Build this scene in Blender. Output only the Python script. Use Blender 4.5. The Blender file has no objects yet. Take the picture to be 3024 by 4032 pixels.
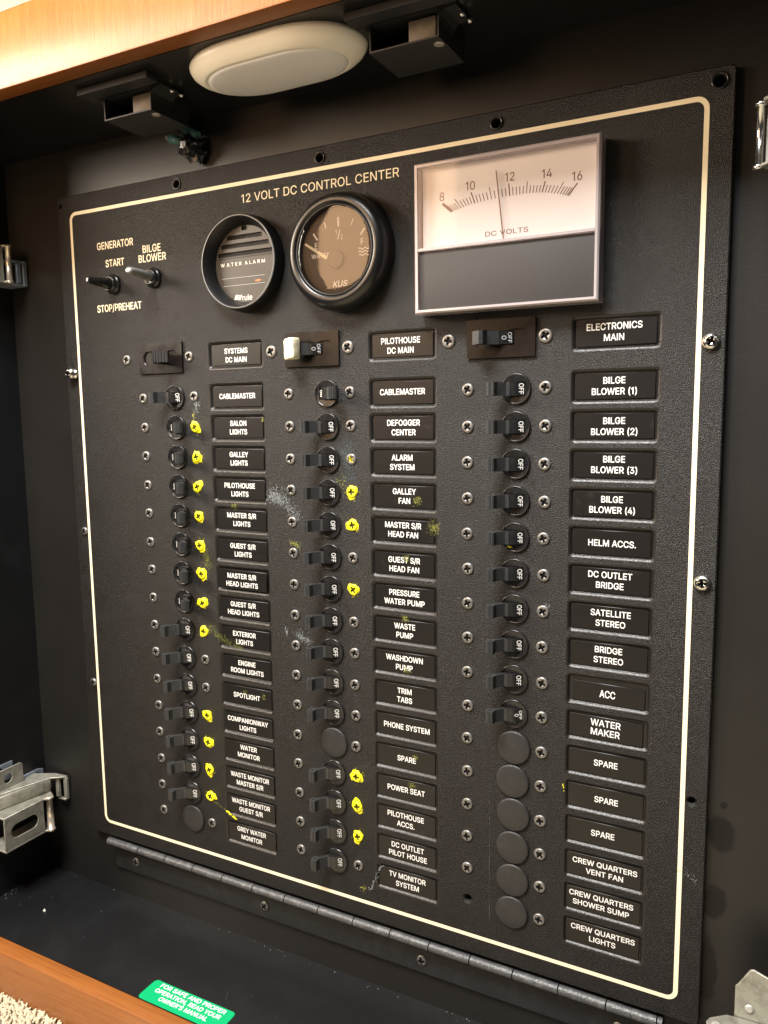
import bpy, bmesh, math, random
from mathutils import Vector, Matrix, geometry
from math import pi, sin, cos, radians as R
random.seed(7)
SC = bpy.context.scene
COL = SC.collection
P = 0.01905            # one breaker pitch in metres; all sizes below are in pitches
Z0 = 21.83             # (x, z-down, d-towards-viewer) -> world; the shelf top is world z = 0


def L(x, zd, d=0.0):
    return Vector((x * P, -d * P, (Z0 - zd) * P))


# ------------------------------------------------------------------ camera
cd = bpy.data.cameras.new('camera')
cam = bpy.data.objects.new('camera', cd)
COL.objects.link(cam)
SC.camera = cam
cd.sensor_fit = 'VERTICAL'
cd.sensor_height = 36.0
cd.lens = 36.0 * 3100.95 / 4032
cd.clip_start = 0.01
cd.clip_end = 50
RM = ((0.88489508, 0.01258916, 0.46562025), (0.04624141, 0.9923222, -0.11471), (-0.46348941, 0.12303725, 0.87751889))
wv = [Vector((r[0], r[2], -r[1])) for r in RM]
rot = Matrix((wv[0], -wv[1], -wv[2])).transposed()
cam.matrix_world = Matrix.Translation(L(24.7518, 3.33858, 20.45049)) @ rot.to_4x4()

# ------------------------------------------------------------------ light
w = bpy.data.worlds.new("World")
SC.world = w
w.use_nodes = True
w.node_tree.nodes['Background'].inputs[0].default_value = (0.80, 0.88, 1.0, 1)
w.node_tree.nodes['Background'].inputs[1].default_value = 0.05
SC.view_settings.view_transform = 'Standard'
SC.view_settings.look = 'None'
SC.view_settings.exposure = 0.0
SC.view_settings.gamma = 1.0


def area(name, loc, target, sx, sy, power, col):
    ld = bpy.data.lights.new(name, 'AREA')
    ld.shape = 'RECTANGLE'
    ld.size = sx * P
    ld.size_y = sy * P
    ld.energy = power
    ld.color = col
    o = bpy.data.objects.new(name, ld)
    COL.objects.link(o)
    o.location = loc
    o.rotation_euler = (target - loc).to_track_quat('-Z', 'Y').to_euler()
    return o


def spot(name, loc, target, power, col, ang, blend, rad):
    ld = bpy.data.lights.new(name, 'SPOT')
    ld.energy = power
    ld.color = col
    ld.spot_size = R(ang)
    ld.spot_blend = blend
    ld.shadow_soft_size = rad * P
    o = bpy.data.objects.new(name, ld)
    COL.objects.link(o)
    o.location = loc
    o.rotation_euler = (target - loc).to_track_quat('-Z', 'Y').to_euler()
    return o


area('overhead_cabin_light', L(11, -36, 26), L(12, 8, 0), 21, 17, 33.0, (1.0, 0.98, 0.95))
area('warm_side_lamp', L(-27, -13, 27), L(12, -2, 0), 16, 12, 10.5, (1.0, 0.85, 0.68))
area('gauge_reflection_light', L(-1.2, -10, 30), L(12.7, -1.3, 0), 10.0, 18, 2.0, (1.0, 0.60, 0.32))  # added emitter standing in for lit wood mirrored in the gauge glass
spot('ceiling_downlight', L(-6, -17, 20), L(3.0, -7.2, 4.3), 2.6, (1.0, 0.80, 0.48), 34, 0.9, 2.5)


# ------------------------------------------------------------------ materials
def mat(name, col, rough=0.5, metal=0.0, spec=0.5, coat=0.0, coat_r=0.1, trans=0.0, ior=1.5, bump=None, mottle=None, rvar=None):
    m = bpy.data.materials.new(name)
    m.use_nodes = True
    nt = m.node_tree
    b = nt.nodes['Principled BSDF']
    b.inputs['Base Color'].default_value = (*col, 1)
    b.inputs['Roughness'].default_value = rough
    b.inputs['Metallic'].default_value = metal
    b.inputs['Specular IOR Level'].default_value = spec
    b.inputs['Coat Weight'].default_value = coat
    b.inputs['Coat Roughness'].default_value = coat_r
    b.inputs['Transmission Weight'].default_value = trans
    b.inputs['IOR'].default_value = ior
    tc = nt.nodes.new('ShaderNodeTexCoord')
    geo = nt.nodes.new('ShaderNodeNewGeometry')
    if bump:
        sc, st, dist, det = bump
        n = nt.nodes.new('ShaderNodeTexNoise')
        n.inputs['Scale'].default_value = sc
        n.inputs['Detail'].default_value = det
        nt.links.new(geo.outputs['Position'], n.inputs['Vector'])
        bp = nt.nodes.new('ShaderNodeBump')
        bp.inputs['Strength'].default_value = st
        bp.inputs['Distance'].default_value = dist
        nt.links.new(n.outputs['Fac'], bp.inputs['Height'])
        nt.links.new(bp.outputs['Normal'], b.inputs['Normal'])
    if mottle:
        sc, col2, lo, hi = mottle
        n = nt.nodes.new('ShaderNodeTexNoise')
        n.inputs['Scale'].default_value = sc
        n.inputs['Detail'].default_value = 6
        n.inputs['Roughness'].default_value = 0.65
        nt.links.new(geo.outputs['Position'], n.inputs['Vector'])
        mr = nt.nodes.new('ShaderNodeMapRange')
        mr.inputs['From Min'].default_value = lo
        mr.inputs['From Max'].default_value = hi
        nt.links.new(n.outputs['Fac'], mr.inputs['Value'])
        mx = nt.nodes.new('ShaderNodeMix')
        mx.data_type = 'RGBA'
        mx.inputs[6].default_value = (*col, 1)
        mx.inputs[7].default_value = (*col2, 1)
        nt.links.new(mr.outputs[0], mx.inputs[0])
        nt.links.new(mx.outputs[2], b.inputs['Base Color'])
    if rvar:
        sc, r0, r1 = rvar
        n = nt.nodes.new('ShaderNodeTexNoise')
        n.inputs['Scale'].default_value = sc
        n.inputs['Detail'].default_value = 5
        nt.links.new(geo.outputs['Position'], n.inputs['Vector'])
        mr = nt.nodes.new('ShaderNodeMapRange')
        mr.inputs['From Min'].default_value = 0.35
        mr.inputs['From Max'].default_value = 0.65
        mr.inputs['To Min'].default_value = r0
        mr.inputs['To Max'].default_value = r1
        nt.links.new(n.outputs['Fac'], mr.inputs['Value'])
        nt.links.new(mr.outputs[0], b.inputs['Roughness'])
    return m


M = {}
M['panel'] = mat('panel_powder_coat', (0.0072, 0.0062, 0.0054), 0.40, spec=0.42, bump=(2100, 0.85, 0.0008, 2), mottle=(38, (0.013, 0.0125, 0.012), 0.56, 0.80), rvar=(60, 0.36, 0.50))
M['pocket'] = mat('pocket_rounded_edge', (0.008, 0.0072, 0.0065), 0.36, spec=0.5, bump=(1700, 0.35, 0.0006, 2))
M['plate'] = mat('engraved_plate_black', (0.0065, 0.0058, 0.0053), 0.38, spec=0.36, bump=(500, 0.08, 0.0003, 3), mottle=(70, (0.03, 0.028, 0.026), 0.60, 0.85))
M['black'] = mat('gloss_black_plastic', (0.010, 0.010, 0.0105), 0.24, spec=0.5, mottle=(420, (0.03, 0.029, 0.027), 0.60, 0.9), rvar=(300, 0.20, 0.32))
M['cover'] = mat('breaker_cover_brown_black', (0.009, 0.007, 0.006), 0.27, spec=0.24, rvar=(80, 0.22, 0.34))
M['bezel'] = mat('gauge_bezel_black', (0.007, 0.007, 0.0075), 0.30, spec=0.5)
M['bezel2'] = mat('alarm_bezel_black', (0.008, 0.008, 0.0085), 0.42, spec=0.4)
M['leaf'] = mat('hinge_leaf_black', (0.014, 0.015, 0.0155), 0.45, spec=0.45, bump=(1300, 0.5, 0.0006, 3), mottle=(120, (0.03, 0.03, 0.03), 0.5, 0.8))
M['satin'] = mat('satin_black_plastic', (0.013, 0.013, 0.0138), 0.40, spec=0.45, bump=(900, 0.12, 0.0004, 2), mottle=(300, (0.05, 0.05, 0.048), 0.60, 0.85))
M['dark'] = mat('dark_recess', (0.004, 0.004, 0.004), 0.6, spec=0.2)
M['lever'] = mat('lever_worn_black', (0.024, 0.025, 0.026), 0.42, spec=0.5, mottle=(350, (0.065, 0.066, 0.066), 0.56, 0.85))
M['blank'] = mat('grained_plug_plastic', (0.017, 0.017, 0.0168), 0.44, spec=0.45, bump=(2200, 0.5, 0.0004, 2), mottle=(200, (0.028, 0.028, 0.027), 0.5, 0.8))
M['cream'] = mat('cream_silkscreen', (0.82, 0.73, 0.52), 0.5, mottle=(150, (0.70, 0.58, 0.40), 0.6, 0.8))
M['white'] = mat('white_engraving', (0.72, 0.715, 0.69), 0.5)
M['zinc'] = mat('zinc_screw', (0.21, 0.205, 0.195), 0.42, metal=0.7, bump=(700, 0.2, 0.0004, 2), mottle=(500, (0.10, 0.095, 0.09), 0.48, 0.72))
M['chrome'] = mat('bright_screw_steel', (0.62, 0.61, 0.59), 0.2, metal=1.0)
M['steel'] = mat('stamped_steel', (0.33, 0.32, 0.27), 0.42, metal=0.55, bump=(300, 0.15, 0.0006, 4), mottle=(160, (0.19, 0.18, 0.15), 0.45, 0.7), rvar=(200, 0.38, 0.52))
M['nickel'] = mat('polished_pin_nickel', (0.66, 0.58, 0.47), 0.26, metal=0.75)
M['bluezinc'] = mat('blue_zinc_bracket', (0.28, 0.32, 0.37), 0.42, metal=0.55, mottle=(120, (0.2, 0.23, 0.27), 0.45, 0.7))
M['yellow'] = mat('yellow_marker_paint', (0.86, 0.80, 0.012), 0.42, bump=(900, 0.3, 0.0005, 3), mottle=(500, (0.55, 0.50, 0.01), 0.55, 0.75))
M['olive'] = mat('painted_recess', (0.05, 0.045, 0.002), 0.6)
M['chalk'] = mat('pale_scuff', (0.15, 0.17, 0.17), 0.8)
M['bluish'] = mat('bluish_scuff', (0.045, 0.058, 0.066), 0.7)
M['faint'] = mat('faint_scuff', (0.045, 0.048, 0.048), 0.7)
M['ysmear'] = mat('yellow_smear', (0.21, 0.22, 0.04), 0.7)
M['tape'] = mat('masking_tape', (0.84, 0.78, 0.56), 0.6, bump=(300, 0.3, 0.0008, 3))
M['lampbody'] = mat('lamp_plastic_white', (0.90, 0.86, 0.74), 0.35)
M['lens'] = mat('lamp_frosted_lens', (0.80, 0.785, 0.78), 0.28)
M['cavity'] = mat('black_laminate', (0.0066, 0.0069, 0.0076), 0.31, spec=0.5, bump=(700, 0.06, 0.0004, 2), mottle=(30, (0.010, 0.011, 0.012), 0.5, 0.8))
M['green'] = mat('green_sticker', (0.0, 0.31, 0.11), 0.35)
M['teal'] = mat('teal_terminal', (0.05, 0.13, 0.12), 0.5)
M['oldmetal'] = mat('tarnished_crimp', (0.35, 0.30, 0.26), 0.45, metal=0.7)
M['catch'] = mat('catch_plastic', (0.018, 0.0185, 0.019), 0.5)
M['rivet'] = mat('pale_rivet', (0.40, 0.39, 0.35), 0.35, metal=0.4)
M['roller'] = mat('beige_catch_roller', (0.20, 0.165, 0.125), 0.55, mottle=(200, (0.27, 0.22, 0.165), 0.4, 0.7))
M['hinge'] = mat('hinge_painted', (0.045, 0.047, 0.049), 0.36, spec=0.6, bump=(1300, 0.6, 0.0006, 3), mottle=(220, (0.12, 0.12, 0.115), 0.5, 0.75))
M['dial'] = mat('meter_dial_card', (0.86, 0.83, 0.82), 0.6)
M['dialink'] = mat('meter_ink', (0.20, 0.10, 0.08), 0.6)
M['meterblk'] = mat('meter_lower_cover', (0.046, 0.043, 0.042), 0.6, spec=0.3, bump=(900, 0.1, 0.0003, 2))
M['gface'] = mat('gauge_face_reflection_brown', (0.060, 0.035, 0.020), 0.5)  # warm reflection on the black face put into its colour as brown
M['gface2'] = mat('alarm_face', (0.026, 0.022, 0.019), 0.45, bump=(1800, 0.3, 0.0004, 2))
M['rim'] = mat('rim_edge_highlight', (0.16, 0.16, 0.16), 0.35)  # lighter grey paints the highlight along the alarm's front rim
M['gwhite'] = mat('gauge_print', (0.86, 0.83, 0.78), 0.5)
M['grey_print'] = mat('grey_print', (0.42, 0.43, 0.45), 0.5)
M['orange_glint'] = mat('orange_glint_colour', (0.50, 0.16, 0.06), 0.3)  # glint on the alarm face painted as plain orange colour
M['silver'] = mat('grey_lever_plastic', (0.22, 0.22, 0.215), 0.35, mottle=(300, (0.14, 0.14, 0.137), 0.4, 0.7))
M['carpet'] = mat('berber_tuft', (0.50, 0.43, 0.30), 0.95, bump=(900, 0.4, 0.001, 3), mottle=(120, (0.30, 0.25, 0.165), 0.5, 0.75))
M['lint'] = mat('lint', (0.62, 0.60, 0.55), 0.9)


def glass(name, tint, rough, refl, ior=1.5):
    m = bpy.data.materials.new(name)
    m.use_nodes = True
    nt = m.node_tree
    nt.nodes.remove(nt.nodes['Principled BSDF'])
    out = nt.nodes['Material Output']
    t = nt.nodes.new('ShaderNodeBsdfTransparent')
    t.inputs[0].default_value = (*tint, 1)
    g = nt.nodes.new('ShaderNodeBsdfGlossy')
    g.inputs['Roughness'].default_value = rough
    f = nt.nodes.new('ShaderNodeFresnel')
    f.inputs['IOR'].default_value = ior
    mm = nt.nodes.new('ShaderNodeMath')
    mm.operation = 'MULTIPLY'
    mm.inputs[1].default_value = refl
    nt.links.new(f.outputs[0], mm.inputs[0])
    mx = nt.nodes.new('ShaderNodeMixShader')
    nt.links.new(mm.outputs[0], mx.inputs[0])
    nt.links.new(t.outputs[0], mx.inputs[1])
    nt.links.new(g.outputs[0], mx.inputs[2])
    nt.links.new(mx.outputs[0], out.inputs[0])
    return m


M['gauge_glass'] = glass('gauge_glass', (0.97, 0.96, 0.94), 0.05, 0.85, 1.6)
M['meter_glass'] = glass('meter_pane', (0.98, 0.97, 0.97), 0.06, 0.35)
M['acrylic'] = mat('clear_acrylic', (0.80, 0.72, 0.74), 0.12, trans=0.55, ior=1.45, spec=0.6)


def wood(name, c1, c2, c3, rough, stretch, axis, coat=0.35):
    m = mat(name, c1, rough, coat=coat, coat_r=0.22)
    nt = m.node_tree
    b = nt.nodes['Principled BSDF']
    geo = nt.nodes.new('ShaderNodeNewGeometry')
    mp = nt.nodes.new('ShaderNodeMapping')
    s = [stretch] * 3
    s[axis] = stretch / 30
    mp.inputs['Scale'].default_value = s
    nt.links.new(geo.outputs['Position'], mp.inputs['Vector'])
    n = nt.nodes.new('ShaderNodeTexNoise')
    n.inputs['Scale'].default_value = 1.0
    n.inputs['Detail'].default_value = 8
    n.inputs['Roughness'].default_value = 0.7
    nt.links.new(mp.outputs[0], n.inputs['Vector'])
    cr = nt.nodes.new('ShaderNodeValToRGB')
    cr.color_ramp.elements[0].position = 0.30
    cr.color_ramp.elements[0].color = (*c2, 1)
    cr.color_ramp.elements[1].position = 0.72
    cr.color_ramp.elements[1].color = (*c3, 1)
    e = cr.color_ramp.elements.new(0.5)
    e.color = (*c1, 1)
    nt.links.new(n.outputs['Fac'], cr.inputs[0])
    n2 = nt.nodes.new('ShaderNodeTexNoise')
    n2.inputs['Scale'].default_value = 14
    n2.inputs['Detail'].default_value = 3
    nt.links.new(geo.outputs['Position'], n2.inputs['Vector'])
    mr = nt.nodes.new('ShaderNodeMapRange')
    mr.inputs['To Min'].default_value = 0.75
    mr.inputs['To Max'].default_value = 1.2
    nt.links.new(n2.outputs['Fac'], mr.inputs['Value'])
    mx = nt.nodes.new('ShaderNodeMix')
    mx.data_type = 'RGBA'
    mx.blend_type = 'MULTIPLY'
    mx.inputs[0].default_value = 1
    nt.links.new(cr.outputs[0], mx.inputs[6])
    nt.links.new(mr.outputs[0], mx.inputs[7])
    nt.links.new(mx.outputs[2], b.inputs['Base Color'])
    bp = nt.nodes.new('ShaderNodeBump')
    bp.inputs['Strength'].default_value = 0.35
    bp.inputs['Distance'].default_value = 0.0006
    nt.links.new(n.outputs['Fac'], bp.inputs['Height'])
    nt.links.new(bp.outputs['Normal'], b.inputs['Normal'])
    return m


M['wood_v'] = wood('varnished_cherry_vertical', (0.25, 0.078, 0.013), (0.18, 0.050, 0.007), (0.33, 0.116, 0.023), 0.34, 1500, 2, 0.05)
M['wood_h'] = wood('varnished_cherry_lip', (0.24, 0.080, 0.016), (0.19, 0.058, 0.012), (0.28, 0.100, 0.022), 0.40, 700, 0, 0.2)


def backwall_mat():
    m = mat('painted_back_board', (0.0075, 0.0068, 0.006), 0.46, spec=0.45, bump=(900, 0.12, 0.0004, 3), mottle=(12, (0.011, 0.010, 0.009), 0.4, 0.7))
    nt = m.node_tree
    b = nt.nodes['Principled BSDF']
    geo = nt.nodes.new('ShaderNodeNewGeometry')
    nz = nt.nodes.new('ShaderNodeTexNoise')
    nz.inputs['Scale'].default_value = 130
    nz.inputs['Detail'].default_value = 4
    nt.links.new(geo.outputs['Position'], nz.inputs['Vector'])
    prev = b.inputs['Base Color'].links[0].from_socket
    sp = None
    for (x, z, rx, rz) in ((23.42, 14.05, 0.36, 0.50), (23.30, 16.0, 0.34, 0.50), (23.47, 13.3, 0.10, 0.10), (23.2, 17.9, 0.3, 0.9)):
        c = L(x, z, -0.25)
        s = nt.nodes.new('ShaderNodeVectorMath')
        s.operation = 'SUBTRACT'
        s.inputs[1].default_value = c
        nt.links.new(geo.outputs['Position'], s.inputs[0])
        d = nt.nodes.new('ShaderNodeVectorMath')
        d.operation = 'MULTIPLY'
        d.inputs[1].default_value = (1 / (rx * P), 0, 1 / (rz * P))
        nt.links.new(s.outputs[0], d.inputs[0])
        ln = nt.nodes.new('ShaderNodeVectorMath')
        ln.operation = 'LENGTH'
        nt.links.new(d.outputs[0], ln.inputs[0])
        ad = nt.nodes.new('ShaderNodeMath')
        ad.operation = 'MULTIPLY_ADD'
        ad.inputs[1].default_value = 1.1
        nt.links.new(nz.outputs['Fac'], ad.inputs[0])
        nt.links.new(ln.outputs['Value'], ad.inputs[2])
        mr = nt.nodes.new('ShaderNodeMapRange')
        mr.inputs['From Min'].default_value = 1.36
        mr.inputs['From Max'].default_value = 1.64
        mr.inputs['To Min'].default_value = 0.6
        mr.inputs['To Max'].default_value = 1.0
        nt.links.new(ad.outputs[0], mr.inputs['Value'])
        mx = nt.nodes.new('ShaderNodeMix')
        mx.data_type = 'RGBA'
        mx.blend_type = 'MULTIPLY'
        mx.inputs[0].default_value = 1
        nt.links.new(prev, mx.inputs[6])
        nt.links.new(mr.outputs[0], mx.inputs[7])
        prev = mx.outputs[2]
        sm_ = nt.nodes.new('ShaderNodeMath')
        sm_.operation = 'MULTIPLY'
        if sp is None:
            sm_.inputs[0].default_value = 0.45
        else:
            nt.links.new(sp, sm_.inputs[0])
        nt.links.new(mr.outputs[0], sm_.inputs[1])
        sp = sm_.outputs[0]
    nt.links.new(prev, b.inputs['Base Color'])
    nt.links.new(sp, b.inputs['Specular IOR Level'])
    return m


M['back'] = backwall_mat()


# ------------------------------------------------------------------ mesh helpers.  Local points are (x, up, d) in pitches
class MB:
    def __init__(s):
        s.v = []
        s.f = []
        s.m = []
        s.sm = []

    def add(s, pts):
        i = len(s.v)
        s.v += [Vector(p) for p in pts]
        return list(range(i, i + len(pts)))

    def face(s, ids, m=0, sm=False):
        s.f.append(tuple(ids))
        s.m.append(m)
        s.sm.append(sm)

    def box(s, x0, x1, u0, u1, d0, d1, m=0):
        a = s.add([(x0, u0, d0), (x1, u0, d0), (x1, u1, d0), (x0, u1, d0), (x0, u0, d1), (x1, u0, d1), (x1, u1, d1), (x0, u1, d1)])
        for q in ((4, 5, 6, 7), (1, 0, 3, 2), (0, 1, 5, 4), (2, 3, 7, 6), (1, 2, 6, 5), (3, 0, 4, 7)):
            s.face([a[k] for k in q], m)
        return a

    def loft(s, loops, m=0, sm=False, cap0=False, cap1=False, closed=True, mcap=None):
        ids = [s.add(l) for l in loops]
        n = len(ids[0])
        for a, b in zip(ids, ids[1:]):
            for k in range(n if closed else n - 1):
                k2 = (k + 1) % n
                s.face((a[k], a[k2], b[k2], b[k]), m, sm)
        if cap0:
            s.face(ids[0][::-1], m if mcap is None else mcap)
        if cap1:
            s.face(ids[-1], m if mcap is None else mcap)
        return ids

    def lathe(s, prof, c=(0, 0), n=32, m=0, sm=True, cap0=False, cap1=False, axis='d', ell=(1, 1), mcap=None):
        loops = []
        for r, h in prof:
            lp = []
            for k in range(n):
                t = 2 * pi * k / n
                a, b = r * cos(t) * ell[0], r * sin(t) * ell[1]
                if axis == 'd':
                    lp.append((c[0] + a, c[1] + b, h))
                elif axis == 'u':
                    lp.append((c[0] + a, h, c[1] - b))
                else:
                    lp.append((h, c[0] + a, c[1] + b))
            loops.append(lp)
        return s.loft(loops, m, sm, cap0, cap1, mcap=mcap)

    def prism(s, poly, axis, a0, a1, m=0, sm=False, holes=()):
        def T(p, h):
            if axis == 'u':
                return (p[0], h, p[1])
            if axis == 'd':
                return (p[0], p[1], h)
            return (h, p[0], p[1])
        s.loft([[T(p, a0) for p in poly], [T(p, a1) for p in poly]], m, sm)
        for hl in holes:
            s.loft([[T(p, a1) for p in hl], [T(p, a0) for p in hl]], m, sm)
        for h in (a0, a1):
            pts, tris = cdt(poly, holes)
            ids = s.add([T(p, h) for p in pts])
            for t in tris:
                s.face([ids[k] for k in t], m)

    def build(s, name, mats, parent=None, loc=None, bevel=0, seg=2, fix=True, crisp=False):
        me = bpy.data.meshes.new(name)
        me.from_pydata([(p[0] * P, -p[2] * P, p[1] * P) for p in s.v], [], s.f)
        if not isinstance(mats, (list, tuple)):
            mats = [mats]
        for mm in mats:
            me.materials.append(M[mm])
        me.polygons.foreach_set('material_index', s.m)
        me.polygons.foreach_set('use_smooth', s.sm)
        bm = bmesh.new()
        bm.from_mesh(me)
        bmesh.ops.remove_doubles(bm, verts=bm.verts, dist=1e-7)
        if fix:
            bmesh.ops.recalc_face_normals(bm, faces=bm.faces)
        if bevel:
            ed = [e for e in bm.edges if len(e.link_faces) == 2 and e.calc_face_angle(0) > R(35)]
            bmesh.ops.bevel(bm, geom=ed, offset=bevel * P, segments=seg, affect='EDGES', profile=0.5, clamp_overlap=True)
            for f in bm.faces:
                f.smooth = True
            bm.to_mesh(me)
            me.set_sharp_from_angle(angle=R(40))
        else:
            bm.to_mesh(me)
            if crisp:
                me.set_sharp_from_angle(angle=R(40))
        bm.free()
        return link(name, me, parent, loc)


def link(name, me, parent=None, loc=None):
    o = bpy.data.objects.new(name, me)
    COL.objects.link(o)
    if parent:
        o.parent = parent
    if loc is not None:
        o.location = loc
    return o


def cdt(outer, holes=()):
    vs, es = [], []
    for lp in [outer] + list(holes):
        b = len(vs)
        vs += [Vector((p[0], p[1])) for p in lp]
        es += [(b + k, b + (k + 1) % len(lp)) for k in range(len(lp))]
    ov, oe, of, *_ = geometry.delaunay_2d_cdt(vs, es, [], 1, 1e-6)
    tris = []

    def inside(p, lp):
        c = False
        j = len(lp) - 1
        for i in range(len(lp)):
            if (lp[i][1] > p[1]) != (lp[j][1] > p[1]) and p[0] < (lp[j][0] - lp[i][0]) * (p[1] - lp[i][1]) / (lp[j][1] - lp[i][1]) + lp[i][0]:
                c = not c
            j = i
        return c
    bb = [(min(q[0] for q in h), max(q[0] for q in h), min(q[1] for q in h), max(q[1] for q in h), h) for h in holes]
    for f in of:
        cx = sum(ov[k][0] for k in f) / len(f)
        cy = sum(ov[k][1] for k in f) / len(f)
        if not inside((cx, cy), outer):
            continue
        if any(a <= cx <= b and c <= cy <= d and inside((cx, cy), h) for a, b, c, d, h in bb):
            continue
        tris.append(tuple(f))
    return [(v[0], v[1]) for v in ov], tris


def circ(cx, cy, r, n=24, ph=0.0):
    return [(cx + r * cos(2 * pi * k / n + ph), cy + r * sin(2 * pi * k / n + ph)) for k in range(n)]


def rrect(x0, x1, y0, y1, r, n=4):
    pts = []
    for cx, cy, a in ((x1 - r, y1 - r, 0), (x0 + r, y1 - r, pi / 2), (x0 + r, y0 + r, pi), (x1 - r, y0 + r, 3 * pi / 2)):
        for k in range(n + 1):
            t = a + pi / 2 * k / n
            pts.append((cx + r * cos(t), cy + r * sin(t)))
    return pts


def thing(name, label, cat, loc, group=None):
    o = bpy.data.objects.new(name, None)
    o.empty_display_size = 0.01
    COL.objects.link(o)
    o.location = loc
    return tag(o, label, cat, group)


def tag(o, label, cat, group=None):
    o['label'] = label
    o['category'] = cat
    if group:
        o['group'] = group
    return o


def struct(o):
    o['kind'] = 'structure'
    return o


def dup(src, parent=None, loc=None, name=None):
    o = src.copy()
    COL.objects.link(o)
    if parent is not None:
        o.parent = parent
    if loc is not None:
        o.location = loc
    return o


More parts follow.
